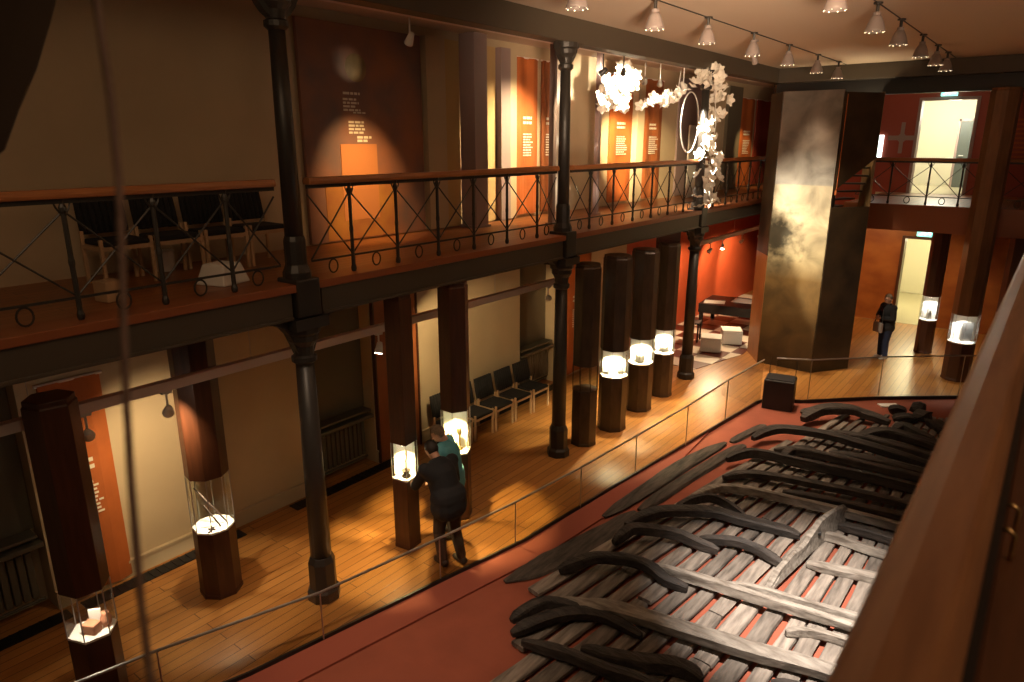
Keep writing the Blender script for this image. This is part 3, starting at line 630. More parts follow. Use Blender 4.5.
banner('orange banner in the near bay behind the nearest display column', 2.55, 3.2, .05, 2.75, 'orange', seedv=16)
banner('glowing orange banner behind the unlit display column, lower floor', 13.1, 14.2, .05, 3.0, 'orange', seedv=17)
def board(label, y0, y1, z1, m, x=XW+.01):
    t = thing('wall_board', label, 'panel', (x, y0, 0), 0, 'wall boards')
    w = y1-y0
    mb = MB(); mb.bx(0, .05, 0, w, 0, z1); mb.build('board', m, t, bevel=.01)
    mb = MB(); mb.bx(-.005, .07, -.03, 0, 0, z1); mb.bx(-.005, .07, w, w+.03, 0, z1); mb.build('side_strip', 'case', t)
board('rust-brown board on the wall behind the slim square case', 7.4, 8.35, 3.3, 'rust')
# brown partition end beside the farthest column
mb = MB(); mb.slab((-7.1, 14.5), (-6.62, 14.72), 0, 3.5, .08)
tag(mb.build('partition_panel', 'case', bevel=.006), 'tall brown wooden partition panel left of the farthest column, lower floor', 'panel')
# lilac steel posts on the upper gallery
for (y, x, w), lab in (((9.65, -8.3, .34), 'broad lilac-grey post right of the huge brown poster'), ((10.75, -7.4, .1), 'slim lilac-grey post left of the middle iron column'), ((12.88, -7.75, .1), 'slim lilac-grey post right of the middle iron column')):
    t = thing('steel_post', lab, 'post', (x, y, GZ-.02), 0, 'lilac posts')
    mb = MB(); mb.bx(-w/2, w/2, -w/2, w/2, 0, 3.22); mb.build('shaft', 'lilac', t, bevel=.01)
    mb = MB(); mb.bx(-w/2-.03, w/2+.03, -w/2-.03, w/2+.03, 0, .04); mb.build('foot_plate', 'lilac', t)
# cross emblem on the red far wall
t = tag(MB().prism([(-.05, -.42), (.05, -.42), (.05, -.1), (.1, -.05), (.36, -.05), (.36, .08), (.1, .08), (.05, .13), (.05, .45), (-.05, .45), (-.05, .13), (-.1, .08), (-.36, .08), (-.36, -.05), (-.1, -.05), (-.05, -.1)], 'y', -.03, 0).build('wall_cross', 'lilac'), 'pale stepped cross emblem on the red wall left of the upper doorway', 'emblem', None, (-4.02, 23.79, 5.45))
mb = MB(); mb.bx(-.06, .06, -.05, 0, -.33, .33)
tag(mb.build('wall_lamp_strip', M['exitwhite']), 'upright white light strip on the red wall beside the cross', 'lamp', None, (-4.55, 23.79, 5.22))
t = thing('wall_text', 'faint pale printed text on the red wall at the far right, upper gallery', 'wall text', (-1.55, 23.78, 5.0))
rnd = random.Random(5); mb = MB()
for k in range(9):
    mb.bx(0, rnd.uniform(.5, .9), -.008, 0, .9-.12*k, .95-.12*k)
mb.build('printed_lines', 'orange', t)

# ================================================================== CHAIRS
def make_chair(label, group, loc, rz):
    t = thing('upholstered_chair', label, 'chair', loc, rz, group)     # faces local +x
    mb = MB(); mb.bx(-.24, .25, -.24, .24, .42, .48); mb.build('seat', 'black', t, bevel=.025)
    mb = MB()
    for k in range(8): mb.tube([(-.25, -.25+.0625*(k+.5), .52), (-.29, -.25+.0625*(k+.5), .72), (-.33, -.25+.0625*(k+.5), .93)], [.035, .036, .03], 8)
    mb.build('backrest', 'black', t, smooth=True)
    for x in (.22, -.22):
        for y in (-.255, .255):
            mb = MB(); mb.bx(x-.018, x+.018, y-.018, y+.018, 0, .5 if x > 0 else .56); mb.build('leg', 'birch', t, bevel=.004)
    mb = MB(); mb.bx(.2, .24, -.24, .24, .38, .425); mb.build('front_rail', 'birch', t)
    for y in (-.255, .255):
        mb = MB(); mb.bx(-.22, .22, y-.015, y+.015, .38, .42); mb.build('side_rail', 'birch', t)
    return t
ch0 = make_chair('wall chair with black cushions nearest the brass display column, lower floor', 'chairs along the lower wall', (-8.1, 8.72, 0), 0)
for i, y in enumerate((9.33, 9.94, 10.55, 11.16)):
    dup(ch0, (-8.1, y, 0), 0, ['second black-cushioned wall chair counting from the brass display column', 'third black-cushioned wall chair counting from the brass display column', 'fourth black-cushioned wall chair counting from the brass display column', 'black-cushioned wall chair farthest along the lower row'][i])
for i, y in enumerate((3.35, 3.92, 4.49, 5.06)):
    dup(ch0, (-7.95, y, GZ-.02), 0, 'black-cushioned chair on the upper gallery, %s from the left in its row' % ordn[i], 'chairs on the upper gallery')
# pale bits on the upper floor
mb = MB(); mb.rings([[(-.2, -.2, 0), (.2, -.2, 0), (.2, .2, 0), (-.2, .2, 0)], [(-.14, -.14, .22), (.14, -.14, .22), (.14, .14, .22), (-.14, .14, .22)]]); single(mb, 'sandbag_weight', 'white', 'pale tapered block on the upper floor behind the balustrade, near the column', 'block', (-7.05, 4.0, GZ-.02), .3, bevel=.02)
mb = MB(); mb.ngon(0, 0, 14, [(.1, 0), (.12, .24), (.11, .24)]); single(mb, 'waste_bin', 'white', 'small pale bin under the upper gallery chairs', 'bin', (-8.3, 4.0, GZ-.02))
mb = MB(); mb.bx(-.1, .1, -.09, .09, 0, .2); single(mb, 'cardboard_box', 'birch', 'pale box on the upper floor at the left, below the chairs', 'box', (-7.1, 2.85, GZ-.02), .2, bevel=.01)

# ================================================================== RED ROOM FURNITURE
for (x, y, rz), lab in (((-6.75, 17.35, .35), 'white cube stool on the checkered floor, nearer the walkway'), ((-6.6, 18.4, .5), 'white cube stool on the checkered floor, nearer the mural tower')):
    t = thing('cube_stool', lab, 'stool', (x, y, .012), rz, 'white cube stools')
    mb = MB(); mb.bx(-.26, .26, -.26, .26, .02, .36); mb.build('body', 'whitepaint', t, bevel=.02)
    mb = MB(); mb.bx(-.265, .265, -.265, .265, .36, .41); mb.build('seat_pad', 'white', t, bevel=.02)
t = thing('display_table', 'low black table with white sheets in the red room', 'table', (-7.35, 20.3, .012), .1)
mb = MB(); mb.bx(-.8, .9, -.7, .7, .45, .72); mb.build('table_top', 'blackbox', t, bevel=.01)
for x in (-.72, .8):
    for y in (-.62, .62):
        mb = MB(); mb.bx(x-.05, x+.05, y-.05, y+.05, 0, .45); mb.build('leg', 'blackbox', t)
for (x, y, sx, sy, rz), lab in (((-7.75, 19.95, .3, .22, .3), 'white sheet at the near edge of the low black table'), ((-7.05, 20.6, .36, .3, .1), 'larger white sheet at the far right of the low black table')):
    mb = MB(); mb.bx(-sx, sx, -sy, sy, 0, .006); single(mb, 'paper_sheet', 'white', lab, 'paper', (x, y, .733), rz)
for i, (x, y) in enumerate(((-7.6, 15.9), (-7.55, 18.0))):
    t = thing('side_stool', ['dark stool at the near edge of the checkered floor', 'dark stool before the low black table'][i], 'stool', (x, y, .012), .2, 'dark stools')
    mb = MB(); mb.bx(-.2, .2, -.2, .2, .5, .55); mb.build('seat', 'blackbox', t, bevel=.01)
    for a in (-.17, .17):
        for b in (-.17, .17):
            mb = MB(); mb.bx(a-.02, a+.02, b-.02, b+.02, 0, .5); mb.build('leg', 'blackbox', t)
t = thing('wall_text', 'pale lines of printed text on the red room wall', 'wall text', (XW+.002, 17.0, 1.6))
textlines(t, 0, 0, .6, 1.2, 2, .12, .04, 21, 'printed_heading'); textlines(t, 0, .0, .2, 1.4, 7, .08, .03, 22)

# ================================================================== MURAL TOWER WITH SPIRAL STAIR
A0, A1, A2 = (-5.42, 17.15), (-4.12, 17.1), (-3.52, 18.0)
t = thing('stair_tower', 'tall spiral stair tower clad with a cloudy grey and gold mural', 'stair', (-4.75, 17.12, 0))
def loc2(p): return (p[0]+4.75, p[1]-17.12)
mb = MB(); mb.slab(loc2(A0), loc2(A1), 0, 6.45, .05); mb.build('mural_panel', 'mural', t)
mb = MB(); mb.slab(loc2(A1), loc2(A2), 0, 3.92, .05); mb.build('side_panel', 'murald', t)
a, b = Vector((*loc2(A1), 0)), Vector((*loc2(A2), 0)); d = b-a; n = Vector((-d.y, d.x, 0)).normalized()*.025
mb = MB()
q = [(0, 6.4), (1, 6.4), (1, 5.0), (.5, 4.65), (0.02, 4.3)]
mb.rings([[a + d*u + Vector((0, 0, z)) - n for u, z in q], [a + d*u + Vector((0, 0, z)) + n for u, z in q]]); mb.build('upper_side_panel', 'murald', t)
mb = MB(); mb.slab(loc2(A2), loc2((-3.95, 19.05)), 0, 6.42, .05); mb.build('inner_panel', 'tan', t)
mb = MB(); mb.slab(loc2((-5.95, 17.95)), loc2(A0), 0, 2.7, .05); mb.build('lit_side_panel', 'litface', t)  # amber color stands for warm light falling on this side
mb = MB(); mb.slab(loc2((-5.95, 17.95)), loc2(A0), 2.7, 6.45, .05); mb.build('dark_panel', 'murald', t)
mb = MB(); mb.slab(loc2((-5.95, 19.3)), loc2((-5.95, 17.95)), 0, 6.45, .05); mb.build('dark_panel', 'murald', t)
TC = (.37, 1.12)
mb = MB(); mb.tube([(*TC, 0), (*TC, 6.4)], .06, 10); mb.build('centre_post', 'iron', t)
for k in range(30):
    an = 2.4 - k*.36; z = .2 + k*.19
    mb = MB(); p = [TC, (TC[0]+.76*math.cos(an), TC[1]+.76*math.sin(an)), (TC[0]+.76*math.cos(an-.4), TC[1]+.76*math.sin(an-.4))]
    mb.prism(p, 'z', z, z+.04); mb.build('tread', 'iron', t)
mb = MB(); mb.tube([(TC[0]+.76*math.cos(2.4-k*.09), TC[1]+.76*math.sin(2.4-k*.09), 1.1+k*.0475) for k in range(110)], .022, 8); mb.build('stair_handrail', 'steel', t)
mb = MB(); mb.bx(.66, .7, .02, .06, 4.2, 6.35); mb.build('corner_bead', 'orange', t)
spot_lamp('spotlight over the mural, hung from the ceiling', (-4.9, 13.6, 6.8), (-4.75, 17.1, 3.2), 1500, (1, .84, .6), 'lampshade', angle=46, blend=1., drop=.345, hot='bulb')

# ================================================================== BLACK BOX BY THE PIT
t = thing('black_case', 'black cubic speaker case at the far corner of the ship pit', 'box', (-4.05, 14.45, -.05), .18)
mb = MB(); mb.bx(-.3, .3, -.25, .25, 0, .64); mb.build('body', 'blackbox', t, bevel=.02)
mb = MB(); mb.bx(-.27, .27, -.22, .22, .64, .66); mb.build('lid', 'black', t, bevel=.01)
for x in (-.26, .26):
    mb = MB(); mb.tube([(x, .24, 0), (x, .24, 1.0)], .007, 6); mb.build('rod', 'iron', t)

# ================================================================== SHIPWRECK
def rough_bar(mb, pts, w, th, seedv, wprof=None, n=10, sub=4, j=.16, taper=.45):
    """weathered timber following pts (x, y, z of centre), w wide, th thick"""
    rnd = random.Random(seedv); P = [Vector(p) for p in pts]; Q = []
    for i in range(len(P)-1):                                    # Catmull-Rom refinement
        p0, p1, p2, p3 = P[max(i-1, 0)], P[i], P[i+1], P[min(i+2, len(P)-1)]
        for k in range(sub):
            u = k/sub; Q.append(.5*((2*p1) + (p2-p0)*u + (2*p0-5*p1+4*p2-p3)*u*u + (3*p1-p0-3*p2+p3)*u**3))
    Q.append(P[-1]); rr = []; m = len(Q); side0 = None
    ja = [rnd.uniform(1-j, 1+j) for _ in range(n)]
    for i, p in enumerate(Q):
        d = (Q[min(i+1, m-1)] - Q[max(i-1, 0)]).normalized(); s = d.cross(Vector((0, 0, 1))).normalized(); u = s.cross(d).normalized()
        f = i/(m-1); e = min(1, taper + 4*min(f, 1-f)) * (wprof(f) if wprof else 1)
        ring = []
        for k in range(n):
            a = 2*PI*(k+.5)/n; ca, sa = math.cos(a), math.sin(a)
            x = math.copysign(abs(ca)**.45, ca)*w/2*e; z = math.copysign(abs(sa)**.45, sa)*th/2*min(1, e+.15)
            ja[k] += rnd.uniform(-.05, .05); ja[k] = max(1-j*1.6, min(1+j*1.6, ja[k]))
            ring.append(p + s*x*ja[k] + u*z*ja[k])
        rr.append(ring)
    return mb.rings(rr)
def Q3(pts, z=.13, arch=0.):
    k = len(pts)-1; return [(x, y, z + arch*math.sin(PI*min(1, (i/k)*1.15))) for i, (x, y) in enumerate(pts)]
wreck = thing('shipwreck', 'dark excavated wooden shipwreck laid out on the red pit floor', 'shipwreck', (0, 0, -.05))
XC = -.95
def sx(u, y): return XC + u*(1 - .05*(y-6.5))
rnd = random.Random(11); us = []
u = -3.42
while u < 1.7:
    w = rnd.uniform(.17, .22); us.append((u + w/2, w)); u += w + rnd.uniform(.045, .085)
start = lambda u: 6.1 if u < -3.15 else 5.75 if u < -2.95 else 5.0 if u < -2.75 else 3.9
for i, (u, w) in enumerate(us):
    y = start(u) + rnd.uniform(-.15, .2); end = 15.4 - .35*abs(u+.3) + rnd.uniform(-.5, .4)
    if u < -3.2: end = 12.6
    while y < end - .6:
        L = rnd.choice([2.2, 3.0, 3.8, 4.6]) * rnd.uniform(.85, 1.1); y2 = min(y+L, end)
        if end - y2 < .8: y2 = end
        n = max(3, int((y2-y)/.5)); dz = rnd.uniform(-.006, .01)
        pts = [(sx(u, y + (y2-y)*k/n) + rnd.uniform(-.014, .014), y + (y2-y)*k/n, .06 + dz + rnd.uniform(-.006, .006)) for k in range(n+1)]
        mb = MB(); rough_bar(mb, pts, w, .06, rnd.random(), wprof=lambda f: 1 - .05*(y + (y2-y)*f - 6.5), n=10, sub=2, j=.05, taper=.93)
        mb.build('hull_plank', 'plank', wreck)
        y = y2 + rnd.uniform(.01, .05)
RIBS = [  # (points, width, thickness, centre height, arch, material)
 ([(-3.85,5.15),(-3.55,5.22),(-3.27,5.28),(-2.87,5.32),(-2.55,5.40),(-2.17,5.45),(-1.7,5.5),(-1.1,5.6)], .12, .13, .16, .03, 'rib'),
 ([(-3.28,5.46),(-2.95,5.53),(-2.65,5.64),(-2.41,5.78),(-2.24,5.84),(-2.07,5.80)], .15, .15, .16, .03, 'rib'),
 ([(-1.51,6.2),(-1.25,6.28),(-1.0,6.34),(-.6,6.38),(0,6.4)], .16, .13, .15, 0, 'rib'),
 ([(-3.88,6.02),(-3.58,6.09),(-3.34,6.2),(-3.03,6.26),(-2.62,6.33),(-2.14,6.42),(-1.70,6.52),(-1.38,6.62),(-.99,6.72),(-.3,6.8),(.4,6.8)], .19, .15, .17, .05, 'riblit'),
 ([(-4.16,5.36),(-4.1,5.56),(-4.0,5.8),(-3.8,5.95),(-3.55,6.08)], .14, .12, .16, .07, 'rib'),
 ([(-4.03,5.2),(-3.92,5.45),(-3.77,5.72),(-3.56,5.95),(-3.3,6.08),(-2.87,6.04)], .13, .12, .15, .05, 'rib'),
 ([(-4.28,6.51),(-4.15,6.69),(-3.98,6.93),(-3.61,7.14),(-3.35,7.19),(-3.1,7.14),(-2.83,7.16)], .13, .15, .15, .1, 'rib'),
 ([(-3.50,7.24),(-3.05,7.32),(-2.61,7.37),(-2.13,7.42),(-1.61,7.50),(-1.05,7.58),(-.3,7.66),(.5,7.7)], .11, .12, .19, .02, 'riblit'),
 ([(-2.49,7.56),(-2.04,7.68),(-1.82,7.69),(-1.42,7.76),(-.97,7.85),(-.3,7.95)], .09, .1, .15, .02, 'riblit'),
 ([(-1.63,7.09),(-1.53,7.2),(-1.35,7.30),(-1.01,7.36),(-.4,7.4)], .1, .1, .14, 0, 'riblit'),
 ([(-4.06,7.50),(-4.00,7.71),(-3.88,7.86),(-3.42,8.09),(-3.11,8.15),(-2.85,8.18)], .12, .16, .15, .12, 'rib'),
 ([(-3.17,8.31),(-2.73,8.44),(-2.40,8.46),(-2.05,8.37)], .11, .14, .15, .07, 'rib'),
 ([(-4.14,8.00),(-4.02,8.34),(-3.84,8.58),(-3.42,8.87),(-3.16,9.00),(-2.89,9.07),(-2.36,9.21),(-2.10,9.21)], .14, .15, .15, .08, 'rib'),
 ([(-3.79,8.81),(-3.66,9.09),(-3.45,9.33),(-3.18,9.39),(-2.87,9.26)], .12, .14, .15, .1, 'rib'),
 ([(-3.74,9.27),(-3.59,9.66),(-3.43,9.84),(-3.08,9.97),(-2.60,10.05),(-1.88,10.17),(-1.05,10.27),(-.3,10.3),(.5,10.3)], .15, .14, .16, .06, 'riblit'),
 ([(-1.75,9.85),(-1.42,9.87),(-.97,9.85),(-.54,9.86),(.2,9.9)], .13, .14, .15, .03, 'rib'),
 ([(-3.60,10.26),(-3.35,10.54),(-2.92,10.70),(-2.38,10.81),(-1.56,10.99),(-.79,11.09),(0,11.1)], .15, .15, .16, .06, 'rib'),
 ([(-3.81,10.95),(-3.68,11.20),(-3.43,11.40),(-2.79,11.44),(-2.12,11.54),(-1.45,11.66),(-.82,11.75),(0,11.8)], .15, .16, .16, .08, 'rib'),
 ([(-3.09,11.65),(-3.03,12.0),(-2.74,12.3)], .14, .13, .15, .03, 'rib'),
 ([(-3.77,12.10),(-3.66,12.42),(-3.41,12.68),(-2.77,12.84),(-2.17,12.82),(-1.47,12.8),(-.86,12.75),(-.2,12.7)], .16, .16, .16, .1, 'rib'),
 ([(-2.50,12.3),(-1.79,12.33),(-.99,12.36),(-.3,12.35)], .15, .15, .15, .05, 'rib'),
 ([(-3.32,13.62),(-3.19,13.98),(-3.03,14.2),(-2.67,14.5),(-2.42,14.6),(-1.94,14.49)], .24, .17, .16, .1, 'rib'),
 ([(-2.25,13.16),(-2.09,13.48),(-1.84,13.70),(-1.43,13.69),(-.91,13.65),(-.4,13.6)], .18, .16, .16, .08, 'rib'),
 ([(-3.3,11.85),(-2.9,12.05),(-2.2,12.1),(-1.4,12.15),(-.6,12.2),(.2,12.2)], .14, .14, .15, .05, 'rib'),
 ([(-2.9,13.1),(-2.4,13.25),(-1.7,13.25),(-1.0,13.2),(-.3,13.1)], .15, .14, .15, .05, 'rib'),
 ([(-2.7,10.4),(-2.1,10.5),(-1.3,10.62),(-.5,10.7),(.2,10.75)], .13, .13, .14, .03, 'rib'),
 ([(-1.80,14.10),(-1.68,14.31),(-1.51,14.20),(-1.10,13.98)], .17, .15, .15, .05, 'rib'),
 ([(-2.0,9.45),(-1.64,9.47),(-1.33,9.44),(-.99,9.45),(-.4,9.45)], .13, .12, .14, .02, 'riblit'),
 ([(-1.84,8.62),(-1.48,8.72),(-1.14,8.82),(-.6,8.9),(.1,8.95)], .17, .12, .14, .0, 'riblit'),
]
for i, (p, w, th, z, ar, m) in enumerate(RIBS):
    mb = MB(); rough_bar(mb, Q3(p, z, ar), w, th, 100+i, j=.12); o = mb.build('rib', m, wreck)
    if m == 'riblit': o['label'] = 'paler grey rib'
# upright keelson board with a bolt hole, leaning a little
mb = MB(); rk = random.Random(4); ring = []
prof = [(7.86, .09, .1), (8.1, .09, .26), (8.5, .09, .3), (8.8, .1, .3), (9.05, .1, .38), (9.3, .1, .46), (9.6, .1, .44), (9.9, .1, .4), (10.15, .1, .34), (10.35, .12, .2)]
for y, zb, zt in prof:
    x = -2.08 + (y-7.9)*.135; hw = .045
    ring.append([(x-hw+.0, y, zb), (x+hw+.02, y, zb), (x+hw*.9, y, (zb+zt)/2), (x+hw*.8+rk.uniform(-.01, .01), y, zt-.02), (x, y, zt+rk.uniform(-.015, .02)), (x-hw*.9, y, zt-.025)])
mb.rings(ring); o = mb.build('keelson', 'riblit', wreck, bevel=.008); o['label'] = 'pale upright keelson board'
mb = MB(); mb.tube([(-1.86, 9.2, .3), (-1.83, 9.2, .3)], .03, 10); mb.build('bolt_hole', 'blackbox', wreck)
# jumbled blocks at the far end
for i, (x, y, z, a, s) in enumerate([(-1.75, 15.0, .12, .5, .34), (-1.5, 15.3, .15, 1.2, .3), (-1.95, 15.35, .15, .2, .24), (-1.2, 14.9, .13, 2.2, .36), (-.9, 14.6, .12, .8, .4), (-1.62, 15.6, .2, 1.5, .3), (-.5, 14.9, .15, .3, .5)]):
    mb = MB(); rough_bar(mb, [(x - s*math.cos(a)/1.6, y - s*math.sin(a)/1.6, z-.03), (x, y, z+.03), (x + s*math.cos(a)/1.6, y + s*math.sin(a)/1.6, z-.02)], .24, .16, 300+i, sub=3, j=.2); mb.build('broken_timber', 'rib', wreck)
# loose timbers lying beside the hull, on the carpet
def loose(label, pts, w, seedv, z=-.02, th=.06, wp=None, m='plankdark'):
    mb = MB(); rough_bar(mb, [(x, y, z + .005*(k % 2)) for k, (x, y) in enumerate(pts)], w, th, seedv, wprof=wp, n=12, sub=5, j=.13)
    tag(mb.build('loose_plank', m), label, 'timber', 'loose timbers beside the hull')
loose('long broad loose timber with a pointed near tip, nearest the glass', [(-4.8, 6.05), (-4.66, 6.45), (-4.55, 6.9), (-4.42, 7.5), (-4.3, 8.1), (-4.25, 8.6)], .3, 401, wp=lambda f: .45+.75*min(1, f*3))
loose('ragged wide loose timber midway along the glass balustrade', [(-4.62, 8.2), (-4.56, 8.8), (-4.5, 9.6), (-4.45, 10.4), (-4.32, 11.3), (-4.2, 11.9)], .26, 402, wp=lambda f: .6+.5*math.sin(PI*f))
loose('narrow loose timber lying parallel inside the ragged wide one', [(-4.28, 8.7), (-4.2, 9.6), (-4.1, 10.5), (-3.98, 11.4), (-3.88, 12.0)], .2, 403)
loose('short loose timber by itself near the black case', [(-4.13, 12.0), (-4.02, 12.6), (-3.9, 13.2)], .16, 404)
loose('small loose timber at the far end by the black case', [(-3.5, 14.3), (-3.25, 14.8), (-3.02, 15.25)], .3, 405)
mb = MB(); mb.bx(-.2, .2, -.09, .09, 0, .02); single(mb, 'floor_label', 'white', 'small white label card on the carpet at the far glass', 'label', (-2.2, 15.95, -.05), .7)

# ================================================================== FLOWERS ROUND THE FAR COLUMN
def blossom_mesh():
    mb = MB()
    for k in range(5):
        a = k*2*PI/5; d = Vector((math.cos(a), math.sin(a), 0)); s = Vector((-d.y, d.x, 0))
        up = Vector((0, 0, .022))
        R = [[d*.008 - s*.012, d*.008 + s*.012, d*.008 + s*.012 + Vector((0, 0, .004)), d*.008 - s*.012 + Vector((0, 0, .004))],
             [d*.05 - s*.034 + up, d*.05 + s*.034 + up, d*.05 + s*.034 + up*1.2, d*.05 - s*.034 + up*1.2],
             [d*.085 - s*.012 + up*1.5, d*.085 + s*.012 + up*1.5, d*.085 + s*.012 + up*1.7, d*.085 - s*.012 + up*1.7]]
        mb.rings(R)
    mb.ball((0, 0, .015), (.015, .015, .012), 8, 6)
    return mb
def garland(label, loc, centres, stems, seedv, size=1.):
    t = thing('flower_garland', label, 'flowers', loc, 0, 'white paper flower garlands')
    rnd = random.Random(seedv); proto = None
    for (x, y, z) in centres:
        if proto is None: o = blossom_mesh().build('blossom', 'flower', t); proto = o
        else:
            o = proto.copy(); C.objects.link(o); o.parent = t
        k = size*rnd.uniform(.8, 1.35); o.location = (x, y, z); o.scale = (k, k, k); o.rotation_euler = (rnd.uniform(-1.6, 1.6), rnd.uniform(-1.6, 1.6), rnd.uniform(0, 6))
    for st in stems:
        mb = MB(); mb.tube(st, .008, 6); mb.build('stem', 'whitepaint', t)
    return t
rnd = random.Random(21)
cl = []
while len(cl) < 95:
    p = Vector((rnd.uniform(-1, 1), rnd.uniform(-1, 1), rnd.uniform(-1, 1)))
    if p.length < 1:
        q = (p.x*.3, p.y*.42, p.z*.45 + p.y*.3); cl.append(q)
garland('big round cluster of white paper flowers hanging by the black spotlights', (-7.0, 12.35, 6.3), cl, [[(0, .1, .1), (0, .2, .8)], [(-.1, -.2, -.2), (0, 0, .1), (.1, .2, .4)]], 1, 1.1)
cl = []
for k in range(50):
    f = k/49; cl.append((rnd.uniform(-.15, .15), -.5 + 1.7*f + rnd.uniform(-.1, .1), -.12 + .25*f*f + rnd.uniform(-.12, .12)))
garland('thin spray of white paper flowers stretching towards the far column', (-6.8, 13.6, 6.25), cl, [[(0, -.5, -.1), (0, .3, -.08), (0, 1.2, .15)], [(0, .9, .1), (0, 1.0, .55)]], 2)
cl = []
for k in range(98):
    f = k/97
    if f < .2: p = (0, -.6 + 3.2*f, 2.45 + .2*math.sin(f*8))
    else:
        g = (f-.2)/.8; p = (.06*math.sin(g*14), .16*math.sin(g*9) + .1 - .2*g, 2.45 - 2.6*g)
    cl.append((p[0] + rnd.uniform(-.2, .2), p[1] + rnd.uniform(-.24, .24), p[2] + rnd.uniform(-.12, .12)))
garland('long garland of white paper flowers trailing down the far column', (-6.2, 14.98, 4.1), cl, [[(0, -.6, 2.45), (0, 0, 2.6), (.05, .1, 1.6), (0, 0, .6), (0, 0, -.1)]], 3, 1.35)
t = tag(MB().tube([(.0, .45*math.cos(k*PI/16), .62*math.sin(k*PI/16)) for k in range(32)], .014, 8, closed=True, up=(1, 0, 0)).build('white_hoop', 'whitepaint'), 'white oval hoop hanging beside the flower-wound far column', 'hoop', None, (-6.6, 14.75, 5.75))
mb = MB(); mb.bx(0, .04, 0, 1.1, 0, 1.9); tag(mb.build('exhibit_board', 'whitepaint', bevel=.006), 'pale grey exhibit panel on the upper gallery behind the flower column', 'panel', None, (-8.2, 18.3, GZ-.02))

